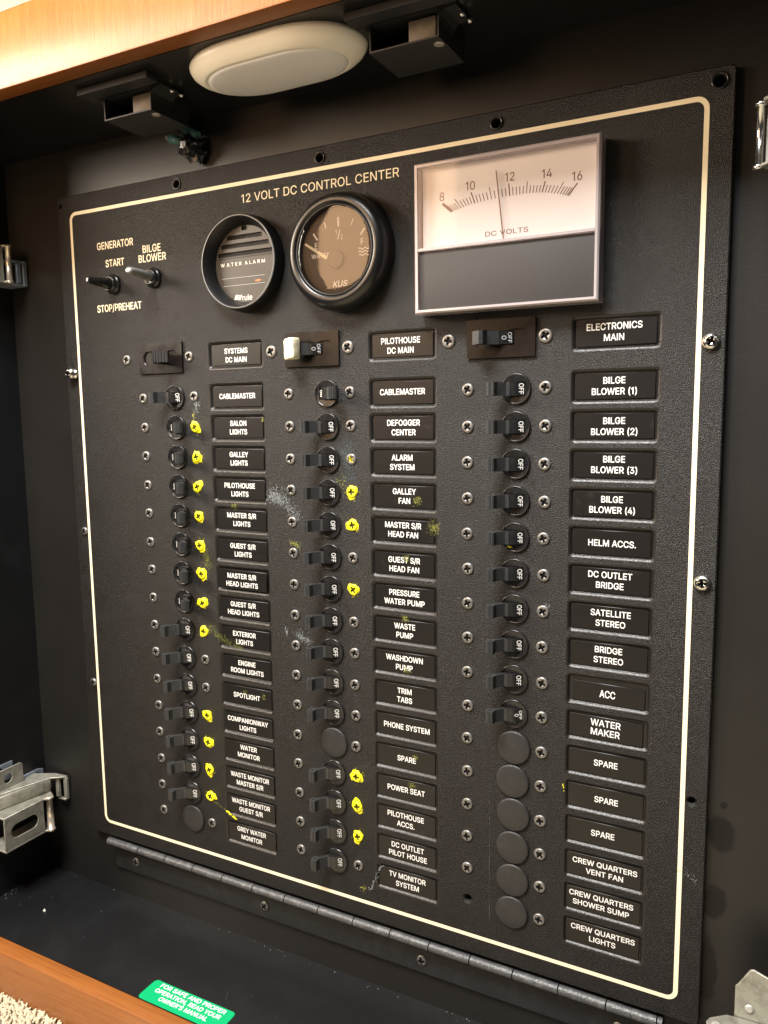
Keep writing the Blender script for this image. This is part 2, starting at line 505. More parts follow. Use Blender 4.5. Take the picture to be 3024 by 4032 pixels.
# text: outlines of a plain grotesque alphabet, regular (R) and bold (B), drawn as flat print ---------
GLYPHS = """
RA 480 12,-3;199,512;278,512;467,-3;393,-3;284,302;261,371;228,481;249,481;216,370;193,302;87,-3;107,139;107,202;373,202;373,139;239,446;159,202;320,202;342,139;137,139 0,11,12;12,13,0;1,10,9;9,7,1;10,1,13;0,13,1;5,2,6;8,6,2;4,3,15;14,15,3;2,5,14;14,3,2;20,17,12;7,9,16;7,16,8;1,7,8;8,2,1;18,19,15;6,8,16;17,20,18;10,13,17;13,12,17;14,5,18;15,14,18;4,15,19;19,18,20;12,11,20
RB 456 57,-3;57,512;241,512;275,510;304,504;330,493;352,480;370,463;383,443;393,422;399,399;401,374;398,344;389,319;376,299;358,283;338,272;318,265;318,265;340,260;365,248;387,229;405,205;417,173;421,136;419,111;413,87;403,65;388,46;369,29;346,15;318,5;284,-1;247,-3;128,60;245,60;280,63;308,70;328,82;346,107;352,137;349,161;340,182;325,201;304,215;279,225;248,228;128,228;128,288;238,288;264,291;287,299;306,311;321,328;330,348;333,372;327,402;310,427;293,439;269,446;240,449;128,449;318,265 48,47,49;0,34,47;1,0,47;47,48,1;48,61,1;59,3,60;2,60,3;34,0,33;33,35,34;49,47,46;46,50,49;60,2,61;1,61,2;36,32,31;31,37,36;45,44,17;52,51,18;35,33,32;32,36,35;50,46,45;45,17,50;17,18,50;18,51,50;58,4,59;3,59,4;30,29,38;38,29,28;39,38,28;28,27,39;27,26,39;26,25,39;40,39,25;25,24,40;24,23,40;41,40,23;23,22,41;42,41,22;22,21,42;14,13,54;13,12,54;55,54,12;12,11,55;11,10,55;37,31,30;30,38,37;42,21,43;21,20,43;20,19,43;44,43,19;17,44,19;17,19,62;18,17,62;52,18,16;53,52,16;16,15,53;15,14,53;14,54,53;55,10,56;10,9,56;9,8,56;8,7,56;57,56,7;7,6,57;6,5,57;58,57,5;4,58,5;16,18,62
RC 510 267,-10;225,-6;185,4;149,22;116,47;89,77;67,114;50,156;41,203;37,254;41,306;50,353;67,394;89,431;116,462;149,486;185,504;225,515;267,519;293,517;317,513;341,507;364,498;385,487;404,473;429,449;450,420;461,398;470,374;477,345;406,345;398,372;387,393;373,411;356,426;336,438;314,446;291,451;267,453;238,450;210,443;185,430;163,412;143,390;128,362;116,331;109,295;106,254;109,214;116,178;128,146;144,119;163,96;185,79;211,66;238,58;267,56;291,58;314,63;336,71;356,83;373,98;387,116;398,137;406,163;477,163;470,135;462,111;451,89;430,60;404,36;385,22;364,11;342,2;318,-5;293,-9 7,6,50;50,49,7;8,7,49;49,48,8;9,8,48;48,47,9;47,46,9;10,9,46;46,45,10;11,10,45;45,44,11;12,11,44;44,43,12;13,12,43;2,53,3;53,52,3;15,42,41;41,16,15;39,17,40;0,56,55;0,55,1;54,1,55;38,18,39;17,39,18;1,54,2;53,2,54;16,41,40;40,17,16;3,52,4;5,4,52;52,51,5;6,5,51;50,6,51;13,43,42;14,13,42;42,15,14;57,75,74;74,58,57;36,20,37;19,37,20;59,73,72;58,74,73;73,59,58;34,23,35;23,22,35;22,21,35;36,35,21;20,36,21;69,68,62;63,62,68;68,67,63;67,66,63;64,63,66;66,65,64;29,28,30;31,30,28;28,27,31;27,26,31;32,31,26;26,25,32;59,72,71;60,59,71;71,70,60;61,60,70;70,69,61;69,62,61;32,25,33;25,24,33;34,33,24;23,34,24;56,0,75;75,57,56;37,19,38;18,38,19
RD 502 219,-3;93,-3;93,60;215,60;253,63;287,70;316,83;341,101;361,123;376,150;387,181;394,216;396,255;394,294;387,328;376,359;361,386;342,408;318,426;290,438;258,446;221,449;90,449;90,512;225,512;273,508;316,498;354,481;387,457;414,428;436,392;452,352;461,306;465,255;461,204;452,158;436,117;414,82;386,52;352,28;313,11;268,0;128,512;128,-3;57,-3;57,512;128,449;128,60 45,44,22;22,23,45;0,3,43;2,43,47;0,43,1;43,2,1;44,1,2;22,44,2;22,2,46;22,46,42;23,22,42;41,5,4;24,20,25;26,19,18;5,41,40;40,6,5;25,20,19;19,26,25;41,4,0;3,0,4;20,24,21;42,21,24;27,17,28;34,33,11;12,11,33;13,12,33;33,32,13;37,36,8;9,8,36;36,35,9;10,9,35;35,34,10;34,11,10;13,32,14;32,31,14;15,14,31;31,30,15;16,15,30;30,29,16;17,16,29;28,17,29;6,40,39;7,6,39;39,38,7;38,37,7;37,8,7;17,27,18;26,18,27;21,42,46;2,47,46;43,3,47
RE 419 57,-3;57,512;375,512;375,449;128,449;128,289;358,289;358,226;128,226;128,60;378,60;378,-3 0,9,8;1,0,8;8,5,1;5,4,1;9,0,11;11,10,9;5,8,7;7,6,5;3,2,4;1,4,2
RF 410 57,-3;57,512;372,512;372,449;128,449;128,281;349,281;349,218;128,218;128,-3 9,8,0;8,5,0;1,0,5;3,2,4;5,8,7;7,6,5;1,5,4;4,2,1
RG 520 269,-10;225,-6;184,5;148,23;116,47;88,78;66,114;50,156;41,203;37,254;41,306;50,353;66,394;88,431;115,462;147,486;183,504;223,515;265,519;292,517;317,513;341,506;364,497;386,486;405,472;423,456;438,438;452,418;463,396;471,374;478,346;406,346;396,371;385,391;371,409;354,425;335,437;314,446;291,451;265,453;237,450;210,443;185,430;162,412;143,390;128,363;116,331;109,295;106,254;109,214;116,178;128,146;144,119;163,97;186,79;211,66;239,59;269,56;296,58;321,64;343,74;363,87;380,104;394,125;404,148;410,174;412,206;441,198;280,196;280,259;481,259;481,200;478,160;469,123;453,89;433,60;408,36;378,16;345,2;308,-7;411,198 6,5,52;52,51,6;7,6,51;51,50,7;8,7,50;50,49,8;9,8,49;48,9,49;9,48,47;10,9,47;47,46,10;11,10,46;46,45,11;12,11,45;45,44,12;13,12,44;55,54,2;2,54,3;53,3,54;15,43,42;16,15,42;42,41,16;40,18,17;56,1,0;0,57,56;18,40,39;55,2,1;1,56,55;40,17,41;16,41,17;3,53,4;5,4,53;52,5,53;13,44,43;14,13,43;43,15,14;58,79,59;36,21,37;21,20,37;38,37,20;19,38,20;59,79,78;60,59,78;78,77,60;77,61,60;35,23,36;23,22,36;21,36,22;72,71,67;71,70,67;73,72,64;65,64,72;72,67,65;66,80,67;67,70,66;30,29,31;32,31,29;29,28,32;28,27,32;61,77,76;62,61,76;76,75,62;75,74,62;63,62,74;74,73,63;73,64,63;32,27,33;27,26,33;34,33,26;26,25,34;25,24,34;35,34,24;23,35,24;79,58,0;57,0,58;80,66,68;69,68,66;66,70,69;38,19,39;18,39,19;65,67,80
RH 517 57,-3;57,512;128,512;128,292;389,292;389,512;460,512;460,-3;389,-3;389,229;128,229;128,-3 0,11,10;1,0,10;10,3,1;3,2,1;9,8,7;7,6,9;4,9,6;6,5,4;3,10,9;9,4,3
RI 190 57,-3;130,-3;130,512;57,512 0,1,2;0,2,3
RK 467 102,139;101,217;137,263;172,305;209,346;362,512;454,511;232,273;229,273;57,-3;57,512;128,512;128,334;127,225;128,193;128,-3;371,-3;184,259;228,314;454,-3;127,250;128,166;198,240;247,288 0,1,9;10,9,1;0,9,15;1,0,14;13,1,14;1,13,20;1,20,12;10,1,12;12,11,10;8,18,17;18,4,3;16,19,7;7,19,23;18,8,7;7,23,18;6,5,18;4,18,5;13,14,17;2,13,17;17,3,2;0,15,21;14,0,21;13,2,20;8,17,22;7,8,22;16,7,22;14,21,22;17,14,22;3,17,18;6,18,23
RL 393 57,-3;57,512;128,512;128,60;364,60;364,-3 1,0,3;3,0,5;5,4,3;1,3,2
RM 628 57,-3;57,512;154,512;280,188;290,160;302,123;314,85;326,46;303,46;315,84;327,122;339,159;350,188;474,512;571,512;571,-3;501,-3;501,291;501,327;502,369;503,413;504,460;517,460;500,408;485,362;470,321;459,290;344,-3;284,-3;168,290;156,320;142,360;126,407;108,460;122,460;123,416;124,372;125,328;125,291;125,-3;315,83;503,417;123,416 34,33,35;39,38,0;1,0,38;38,37,1;37,36,1;35,33,42;34,35,32;5,8,6;8,5,28;31,2,32;34,32,2;33,34,2;1,33,2;9,7,10;14,22,20;21,41,22;17,16,15;15,14,17;18,17,14;19,18,14;14,20,19;41,21,23;26,12,11;13,24,23;23,21,13;21,22,13;22,14,13;8,28,27;27,7,8;8,7,40;12,26,25;2,31,30;30,29,3;3,2,30;7,9,40;6,8,40;24,13,25;13,12,25;20,22,41;7,27,10;27,26,11;11,10,27;3,29,4;29,28,4;5,4,28;33,1,36;42,33,36;32,35,42
RN 523 57,-3;57,512;138,512;346,184;365,152;390,108;418,53;402,50;398,108;396,157;396,195;396,512;466,512;466,-3;385,-3;200,289;175,329;145,380;103,454;122,457;125,384;127,328;128,291;128,-3;399,91;124,418 21,20,1;18,1,20;23,22,0;1,0,22;21,1,22;19,18,25;17,2,19;18,19,2;1,18,2;9,8,6;6,13,9;13,6,14;6,7,14;5,14,7;7,6,24;9,13,10;13,12,10;11,10,12;14,5,4;17,16,2;16,15,3;3,2,16;6,8,24;5,7,24;3,15,14;4,3,14;18,20,25;17,19,25
RO 533 267,-10;224,-6;185,4;149,22;117,47;89,77;67,114;51,156;41,203;37,254;41,306;51,353;67,394;89,431;117,462;149,486;185,504;224,515;267,519;310,515;349,504;385,486;417,462;444,431;467,394;483,353;493,306;496,254;493,203;483,156;467,114;444,77;417,47;385,22;349,4;310,-6;267,56;296,58;323,66;348,79;370,96;390,118;406,145;418,177;425,213;427,254;425,295;418,331;406,363;390,390;370,413;348,430;323,443;296,450;267,453;238,450;211,443;186,430;163,412;144,390;128,363;116,331;109,295;106,254;109,213;116,177;128,146;144,118;163,96;186,79;211,66;238,58 7,6,66;66,65,7;8,7,65;65,64,8;9,8,64;64,63,9;63,62,9;10,9,62;62,61,10;11,10,61;61,60,11;12,11,60;2,69,3;69,68,3;71,1,0;1,71,70;17,56,55;55,18,17;1,70,2;69,2,70;15,58,57;16,15,57;57,56,16;56,17,16;3,68,4;5,4,68;68,67,5;6,5,67;66,6,67;12,60,59;13,12,59;59,58,13;14,13,58;58,15,14;35,38,37;52,19,53;39,34,33;40,39,33;38,35,34;34,39,38;50,21,51;21,20,51;52,51,20;19,52,20;30,29,42;43,42,29;29,28,43;44,43,28;28,27,44;45,44,27;46,45,27;27,26,46;47,46,26;26,25,47;48,47,25;25,24,48;40,33,32;32,31,40;41,40,31;31,30,41;30,42,41;48,24,49;24,23,49;50,49,23;23,22,50;21,50,22;35,37,0;37,36,0;71,0,36;18,55,54;54,53,18;53,19,18
RP 445 57,-3;57,512;235,512;273,509;305,502;334,490;358,474;377,454;392,431;403,405;410,377;412,348;410,318;403,290;392,264;377,241;358,221;334,205;305,192;273,185;235,183;106,183;106,245;232,245;268,249;296,259;316,274;330,295;339,320;341,348;339,376;330,400;316,420;295,436;268,446;232,449;128,449;128,-3;128,245;128,183 21,22,0;1,0,22;35,2,36;21,0,37;22,21,39;22,38,36;1,22,36;36,2,1;24,19,18;18,25,24;33,4,34;3,34,4;21,37,39;20,19,23;19,24,23;34,3,35;2,35,3;26,17,16;16,15,26;27,26,15;15,14,27;14,13,27;28,27,13;13,12,28;29,28,12;12,11,29;11,10,29;30,29,10;10,9,30;31,30,9;9,8,31;8,7,31;25,18,17;17,26,25;31,7,32;7,6,32;6,5,32;33,32,5;4,33,5;20,23,39;23,38,39;38,22,39
RR 449 57,-3;57,512;236,512;273,509;306,503;334,491;358,476;378,457;393,435;404,409;410,382;412,352;410,322;404,295;393,270;378,248;358,229;334,214;306,203;273,197;236,195;93,195;93,258;233,258;269,261;296,270;317,283;331,302;339,325;342,352;339,380;331,403;317,422;296,437;268,446;233,449;128,449;128,-3;351,-3;225,232;305,232;433,-3;128,258;128,195;245,195;318,208 37,21,0;21,22,0;1,0,22;21,37,43;22,21,43;22,42,36;1,22,36;18,40,19;40,25,24;33,4,34;3,34,4;44,19,39;19,40,39;23,39,24;34,3,35;3,2,35;36,35,2;1,36,2;26,16,15;27,26,15;15,14,27;14,13,27;28,27,13;13,12,28;29,28,12;12,11,29;11,10,29;30,29,10;10,9,30;31,30,9;9,8,31;8,7,31;19,44,38;18,19,38;18,38,45;40,18,45;17,16,40;16,26,40;25,40,26;31,7,32;7,6,32;6,5,32;33,32,5;4,33,5;20,39,43;39,23,42;42,43,39;42,22,43;39,20,44;40,24,39;17,40,45;38,41,45
RS 447 224,-12;188,-10;156,-4;126,6;101,20;79,38;61,58;48,82;39,108;35,140;107,140;113,111;126,90;144,73;168,62;194,55;224,52;256,55;285,63;309,76;327,94;339,115;342,139;339,160;330,177;314,191;295,202;244,219;183,236;144,250;111,267;84,287;65,311;53,340;49,372;51,401;59,426;72,449;90,470;111,487;136,501;164,511;195,517;227,519;260,517;290,510;317,500;342,487;362,470;380,450;392,428;401,404;404,375;335,375;324,410;300,435;279,446;254,453;225,456;195,453;168,445;147,433;131,416;121,397;118,376;122,353;133,336;150,322;171,311;213,296;265,282;313,266;337,255;360,240;381,222;397,199;408,171;411,139;409,111;401,86;389,62;372,41;350,23;325,8;295,-3;261,-10 7,6,11;8,7,11;11,10,8;9,8,10;33,32,65;65,64,33;34,33,64;35,34,64;64,63,35;36,35,63;37,36,63;0,16,1;16,15,1;68,28,69;1,15,2;15,14,2;3,2,14;13,3,14;28,68,29;67,29,68;40,61,60;41,40,60;60,59,41;59,42,41;3,13,4;13,12,4;5,4,12;6,5,12;11,6,12;29,67,30;67,66,30;31,30,66;32,31,66;65,32,66;37,63,62;38,37,62;62,61,38;39,38,61;61,40,39;58,57,44;43,58,44;17,85,84;18,17,84;84,83,18;83,19,18;26,71,27;70,27,71;55,46,56;46,45,56;57,56,45;44,57,45;80,79,21;79,78,21;22,21,78;78,77,22;77,76,22;23,22,76;76,75,23;24,23,75;75,74,24;73,24,74;52,51,53;19,83,82;82,81,19;20,19,81;81,80,20;80,21,20;24,73,25;73,72,25;26,25,72;71,26,72;53,51,54;51,50,54;50,49,54;49,48,54;55,54,48;48,47,55;46,55,47;16,0,85;85,17,16;69,28,27;27,70,69;42,59,58;58,43,42
RT 449 29,449;29,512;420,512;420,449;260,449;260,-3;190,-3;190,449 1,0,7;3,2,4;5,4,6;7,6,4;4,2,7;1,7,2
RV 480 202,-3;12,512;86,512;195,207;218,138;252,28;231,28;264,139;287,207;393,512;467,512;280,-3;241,63 2,1,3;4,0,6;3,1,0;0,4,3;7,5,11;9,8,10;10,8,11;7,11,8;6,0,11;11,5,6;6,5,12;5,7,12;4,6,12
RW 686 153,-3;12,512;85,512;166,197;178,146;190,94;201,37;185,37;197,94;208,146;221,197;304,512;382,512;464,197;477,146;489,94;501,37;485,37;496,94;507,146;520,197;601,512;673,512;533,-3;453,-3;365,322;348,391;332,478;353,478;338,394;321,322;233,-3;193,76;493,77;343,421 0,3,1;2,1,3;7,5,0;5,4,0;3,0,4;29,27,11;7,0,31;31,6,7;7,6,32;32,6,8;6,31,8;31,9,8;30,29,11;28,26,12;20,23,22;22,21,20;18,16,23;19,18,23;23,20,19;23,16,24;17,24,16;17,16,33;24,17,15;14,24,15;26,25,12;24,14,13;10,9,30;28,27,34;11,27,28;28,12,11;5,7,32;10,30,11;25,13,12;16,18,33;15,17,33;13,25,24;27,29,34;26,28,34;9,31,30
R0 453 227,-10;190,-6;157,4;128,22;103,46;82,76;66,112;54,154;47,202;45,254;47,307;54,354;66,396;83,432;104,463;129,487;158,504;190,515;227,519;263,515;296,504;325,487;350,463;371,432;387,396;399,354;406,307;408,254;406,202;399,154;387,112;371,76;350,46;325,22;296,4;263,-6;227,53;260,58;288,76;304,94;317,117;327,145;335,177;339,213;341,254;339,295;335,332;327,364;317,392;304,415;288,433;260,451;227,456;193,451;165,433;149,415;136,392;126,364;118,332;114,295;112,254;114,213;118,177;126,145;136,117;149,94;165,76;193,58 7,6,63;63,62,7;8,7,62;62,61,8;9,8,61;61,60,9;60,59,9;10,9,59;59,58,10;11,10,58;53,52,17;36,67,1;16,54,53;53,17,16;1,67,2;67,66,2;3,2,66;54,16,15;3,66,4;66,65,4;5,4,65;65,64,5;6,5,64;63,6,64;11,58,57;12,11,57;57,56,12;13,12,56;56,55,13;14,13,55;55,54,14;54,15,14;37,35,34;38,37,34;34,33,38;21,20,50;51,50,20;19,51,20;30,29,41;42,41,29;29,28,42;43,42,28;28,27,43;44,43,27;45,44,27;27,26,45;46,45,26;26,25,46;38,33,32;39,38,32;32,31,39;40,39,31;31,30,40;30,41,40;46,25,47;25,24,47;48,47,24;24,23,48;49,48,23;23,22,49;50,49,22;21,50,22;36,1,0;0,35,36;35,37,36;51,19,52;19,18,52;17,52,18
R1 330 168,425;168,-3;240,-3;240,512;180,512;55,425;55,352 0,1,2;0,2,3;0,3,4;0,4,5;0,5,6
R2 453 61,-3;61,49;232,231;280,284;296,307;308,328;315,349;317,371;314,396;305,417;291,434;272,446;249,454;224,457;197,454;174,445;155,431;141,412;133,389;130,359;62,359;65,392;72,419;84,444;99,466;119,484;142,499;167,510;195,516;225,519;255,516;282,510;307,499;330,485;348,467;364,447;375,424;382,399;384,372;381,344;374,317;360,288;338,257;269,178;156,59;156,60;392,60;392,-3;156,60 21,20,19;19,18,21;22,21,18;18,17,22;23,22,17;17,24,23;12,30,13;29,13,30;27,15,14;28,27,14;14,13,28;13,29,28;1,0,44;44,45,1;45,2,1;24,17,16;25,24,16;16,15,25;26,25,15;15,27,26;11,10,32;31,11,32;3,43,42;4,3,42;42,41,4;5,4,41;41,40,5;6,5,40;40,39,6;7,6,39;39,38,7;38,37,7;8,7,37;37,36,8;9,8,36;36,35,9;35,34,9;10,9,34;34,33,10;32,10,33;44,0,47;47,46,44;44,46,48;45,44,48;2,45,43;43,3,2;11,31,12;30,12,31;43,45,48
R3 453 218,-10;187,-8;159,-2;131,7;107,20;86,36;68,56;54,78;45,104;40,135;112,135;118,109;129,89;145,73;166,62;191,55;218,53;248,56;274,64;296,77;312,95;323,117;326,145;323,171;313,195;297,215;273,231;253,238;229,243;201,245;154,245;154,300;285,449;285,449;67,449;67,512;375,512;375,459;209,272;208,292;247,293;280,289;310,279;335,264;356,246;373,224;386,199;393,173;396,145;393,116;386,89;373,64;356,43;335,25;310,10;282,-1;251,-8;284,449;227,292 3,13,4;4,13,5;13,12,5;6,5,12;12,11,6;7,6,11;8,7,11;11,10,8;9,8,10;1,15,2;14,2,15;16,0,56;56,17,16;28,40,38;0,16,1;15,1,16;28,38,29;39,31,38;2,14,3;13,3,14;29,38,30;38,31,30;27,26,41;18,55,54;54,19,18;25,42,26;41,26,42;49,48,22;48,47,22;23,22,47;47,46,23;19,54,53;53,52,19;20,19,52;52,51,20;21,20,51;51,50,21;50,49,21;49,22,21;23,46,24;46,45,24;45,44,24;25,24,44;44,43,25;42,25,43;37,33,39;32,33,37;37,36,32;17,56,55;55,18,17;40,28,27;27,41,40;31,39,33;33,32,57;35,34,32;32,36,35;32,34,57;31,33,57;38,40,58;39,38,58;37,39,58
R4 453 37,102;37,159;245,512;316,512;112,165;112,166;416,166;416,102;279,-3;279,121;279,146;279,321;346,321;346,-3;112,166;279,102;279,166;346,166;346,102 1,0,4;1,4,5;5,2,1;4,0,9;4,9,10;2,5,3;4,10,14;5,4,14;3,5,14;16,17,11;17,16,10;8,13,15;9,0,15;14,10,16;12,11,17;7,6,17;18,7,17;15,18,9;18,17,10;10,9,18;18,15,13
R6 453 226,-10;195,-7;167,0;141,12;118,29;98,49;82,73;70,100;63,130;60,162;62,187;68,213;77,240;91,270;110,304;135,342;251,512;328,512;152,258;140,258;151,277;163,290;178,301;195,310;214,315;235,317;265,315;292,308;317,297;339,282;357,264;372,241;383,216;390,188;392,157;389,126;382,97;370,71;354,48;335,28;312,12;285,0;257,-7;226,52;253,55;277,65;297,81;312,103;321,128;324,157;321,186;312,212;297,233;277,249;253,259;226,262;199,259;175,249;156,233;141,212;131,187;128,158;131,129;141,103;156,82;175,65;199,55;185,305 8,7,62;62,61,8;9,8,61;10,9,61;61,60,10;11,10,60;13,12,19;19,14,13;1,66,2;65,2,66;2,65,3;18,58,57;3,65,4;65,64,4;5,4,64;64,63,5;6,5,63;7,6,63;62,7,63;11,60,59;12,11,59;19,12,59;59,58,19;58,18,19;18,20,19;14,19,20;20,21,14;15,14,21;21,22,15;43,0,42;42,44,43;25,55,54;45,41,40;44,42,41;41,45,44;53,27,54;27,26,54;25,54,26;36,35,48;49,48,35;35,34,49;34,33,49;50,49,33;33,32,50;51,50,32;32,31,51;31,30,51;45,40,39;46,45,39;39,38,46;47,46,38;38,37,47;37,36,47;36,48,47;51,30,52;30,29,52;29,28,52;53,52,28;27,53,28;15,22,16;0,43,1;66,1,43;23,56,55;24,23,55;55,25,24;57,56,18;67,18,23;56,23,18;20,18,21;18,67,22;17,16,22;22,21,18;17,22,67
R8 453 226,-10;193,-8;162,-2;134,9;110,23;89,40;72,60;59,83;51,108;49,135;52,167;62,196;78,222;99,243;124,259;150,267;150,265;128,273;107,287;90,306;77,329;70,353;67,380;70,406;76,430;88,451;103,471;122,487;144,501;169,511;197,517;226,519;256,517;283,511;307,501;330,487;348,471;364,451;375,430;382,406;385,380;382,354;375,329;362,306;345,287;325,273;303,265;303,267;328,259;353,243;374,222;390,196;400,167;404,135;401,108;394,83;381,60;364,40;343,23;318,9;290,-2;260,-8;226,52;257,55;283,63;305,76;320,93;330,114;334,139;330,164;320,187;303,206;282,220;256,229;226,232;197,229;171,220;149,206;132,187;122,164;118,139;122,114;131,93;147,76;169,63;195,55;226,293;251,295;273,303;291,315;305,332;313,352;316,376;313,399;305,419;292,435;274,447;252,454;226,457;201,454;179,447;161,435;147,419;139,399;136,376;139,352;147,332;161,315;179,303;201,295;147,266;306,266 5,82,6;7,6,82;82,81,7;8,7,81;81,80,8;9,8,80;10,9,80;80,79,10;11,10,79;79,78,11;12,11,78;78,13,12;109,74,86;74,109,75;30,99,98;29,100,99;99,30,29;1,85,2;85,84,2;3,2,84;83,3,84;16,77,76;76,75,16;75,109,16;15,16,109;109,108,15;107,15,108;28,101,100;100,29,28;3,83,4;5,4,83;82,5,83;13,78,77;14,13,77;77,16,14;16,15,110;15,107,17;18,17,107;107,106,18;19,18,106;106,105,19;20,19,105;21,20,105;105,104,21;22,21,104;23,22,104;104,103,23;24,23,103;103,102,24;25,24,102;26,25,102;102,101,26;27,26,101;101,28,27;62,0,61;61,63,62;96,33,97;32,97,33;63,61,60;60,64,63;71,46,72;73,72,46;87,73,46;46,47,87;88,87,47;47,89,88;95,34,96;33,96,34;57,56,66;56,55,66;67,66,55;55,54,67;68,67,54;54,53,68;53,52,68;69,68,52;52,51,69;70,69,51;51,50,70;49,70,50;64,60,59;65,64,59;59,58,65;58,57,65;57,66,65;70,49,71;49,48,71;46,71,48;46,48,111;47,46,111;89,47,45;45,44,89;90,89,44;44,43,90;91,90,43;43,42,91;42,41,91;92,91,41;41,40,92;40,39,92;93,92,39;39,38,93;94,93,38;38,37,94;37,36,94;95,94,36;36,35,95;34,95,35;0,62,1;85,1,62;73,87,74;86,74,87;97,32,98;32,31,98;30,98,31;15,17,110;14,16,110;45,47,111
R' 206 75,315;67,512;139,512;131,315 3,2,0;1,0,2
R/ 249 239,536;73,-79;10,-79;176,536 0,3,1;2,1,3
Rr 259 50,-3;50,382;115,382;115,324;114,324;128,349;151,370;180,383;213,388;229,387;246,387;246,319;230,321;207,323;182,320;161,312;142,299;128,282;120,261;117,237;117,-3;115,326 4,2,1;20,19,0;1,0,19;19,18,1;4,1,18;18,17,4;3,4,17;4,3,21;15,14,6;14,7,6;12,11,10;8,13,12;9,8,12;12,10,9;7,14,13;13,8,7;3,17,16;16,15,3;5,3,15;15,6,5;3,5,21;2,4,21
Ru 410 182,-8;146,-4;113,8;87,29;66,57;57,81;51,108;50,139;50,382;117,382;117,144;119,117;127,95;139,77;165,59;200,53;225,56;248,65;266,79;281,98;290,123;293,153;293,382;360,382;360,-3;295,-3;295,95;312,95;296,59;279,33;259,14;236,2;210,-6;295,56 8,7,10;14,1,0;0,15,14;1,14,2;14,13,2;3,2,13;4,3,13;13,12,4;5,4,12;12,11,5;6,5,11;7,6,11;10,7,11;8,10,9;16,31,30;17,16,30;30,29,17;29,18,17;27,24,23;24,27,28;26,28,27;24,28,25;26,27,20;21,20,27;27,23,21;22,21,23;28,26,33;19,18,26;26,20,19;15,0,32;32,31,15;31,16,15;18,29,26;33,26,29;25,28,33
Rl 189 139,-5;100,0;72,18;55,46;50,84;50,512;117,512;117,99;118,77;123,64;131,57;146,55;160,56;172,58;184,0;162,-4 4,3,8;8,7,4;5,4,7;7,6,5;0,11,10;12,15,14;14,13,12;11,0,15;15,12,11;0,10,1;10,9,1;2,1,9;3,2,9;8,3,9
Re 404 212,-11;176,-8;144,0;115,14;90,33;70,56;53,84;41,115;34,149;31,187;34,225;41,259;53,291;69,319;89,343;113,362;141,376;172,385;205,387;236,385;267,377;296,363;321,343;336,326;349,306;360,283;368,257;373,227;374,194;374,166;72,166;72,224;344,223;307,197;304,237;295,267;281,292;261,311;236,323;205,327;174,323;148,311;127,292;112,268;102,241;99,211;99,178;101,151;105,128;113,108;130,82;153,64;180,53;212,49;234,51;253,56;269,64;283,75;295,89;304,109;369,93;356,62;337,37;313,17;284,2;262,-5;238,-10;305,223;100,224;100,166 46,45,30;31,30,45;8,7,30;9,8,30;30,31,9;10,9,31;11,10,31;1,52,2;51,2,52;16,41,40;40,17,16;2,51,3;41,16,15;3,51,4;51,50,4;5,4,50;50,49,5;6,5,49;49,48,6;7,6,48;30,7,48;47,30,48;33,32,67;11,31,44;12,11,44;44,43,12;13,12,43;43,42,13;14,13,42;42,41,14;41,15,14;53,0,66;54,53,66;38,19,39;54,66,65;55,54,65;65,64,55;64,56,55;37,20,38;19,38,20;28,27,32;27,26,32;61,60,59;29,33,46;29,28,33;28,32,33;32,26,34;26,25,34;56,64,63;57,56,63;63,62,57;58,57,62;62,61,58;61,59,58;34,25,35;25,24,35;36,35,24;24,23,36;23,22,36;37,36,22;22,21,37;20,37,21;0,53,1;52,1,53;45,46,33;17,40,39;18,17,39;39,19,18;30,47,69;46,30,69;44,31,68;32,34,67;31,45,68;45,33,67;45,67,68;29,46,69
BA 480 -1,-12;193,521;285,521;481,-13;386,-13;275,298;252,368;215,491;262,491;225,367;202,298;94,-13;97,130;97,211;382,211;382,130;239,413;172,211;306,211;336,130;143,130 0,11,12;12,13,0;9,7,1;20,17,12;10,9,13;9,1,13;0,13,1;8,6,2;4,3,15;14,15,3;6,5,14;2,6,14;14,3,2;18,19,15;7,9,16;7,16,8;1,7,8;8,2,1;6,8,16;17,20,18;10,13,17;13,12,17;14,5,18;15,14,18;4,15,19;19,18,20;12,11,20
BB 456 48,-13;48,521;241,521;276,519;307,513;334,502;358,487;377,469;392,448;402,425;409,400;411,374;408,341;398,314;383,292;364,276;342,263;327,258;327,272;343,269;370,256;394,236;413,209;426,176;430,136;428,109;422,84;411,60;395,39;375,21;350,7;320,-4;286,-10;247,-13;137,70;244,70;279,72;304,79;321,89;337,111;343,137;340,158;332,177;318,194;300,207;276,215;248,218;137,218;137,298;237,298;262,300;283,308;300,319;313,333;321,351;323,372;318,398;304,420;289,430;267,437;239,439;137,439;348,267 48,47,49;0,34,47;1,0,47;47,48,1;48,61,1;59,3,60;2,60,3;34,0,33;33,35,34;49,47,46;46,50,49;60,2,61;1,61,2;36,32,31;31,37,36;35,33,32;32,36,35;50,46,45;58,4,59;3,59,4;19,16,62;20,16,17;18,17,16;16,19,18;19,15,18;28,27,39;27,26,39;26,25,39;40,39,25;25,24,40;24,23,40;41,40,23;23,22,41;42,41,22;22,21,42;12,11,55;11,10,55;37,31,30;38,37,30;30,29,38;29,28,38;28,39,38;42,21,43;21,20,43;20,17,43;44,43,17;45,44,17;50,45,17;51,50,17;17,18,51;52,51,18;53,52,18;18,15,53;15,14,53;54,53,14;14,13,54;13,12,54;12,55,54;55,10,56;10,9,56;9,8,56;8,7,56;57,56,7;7,6,57;6,5,57;58,57,5;4,58,5;16,20,62;15,19,62
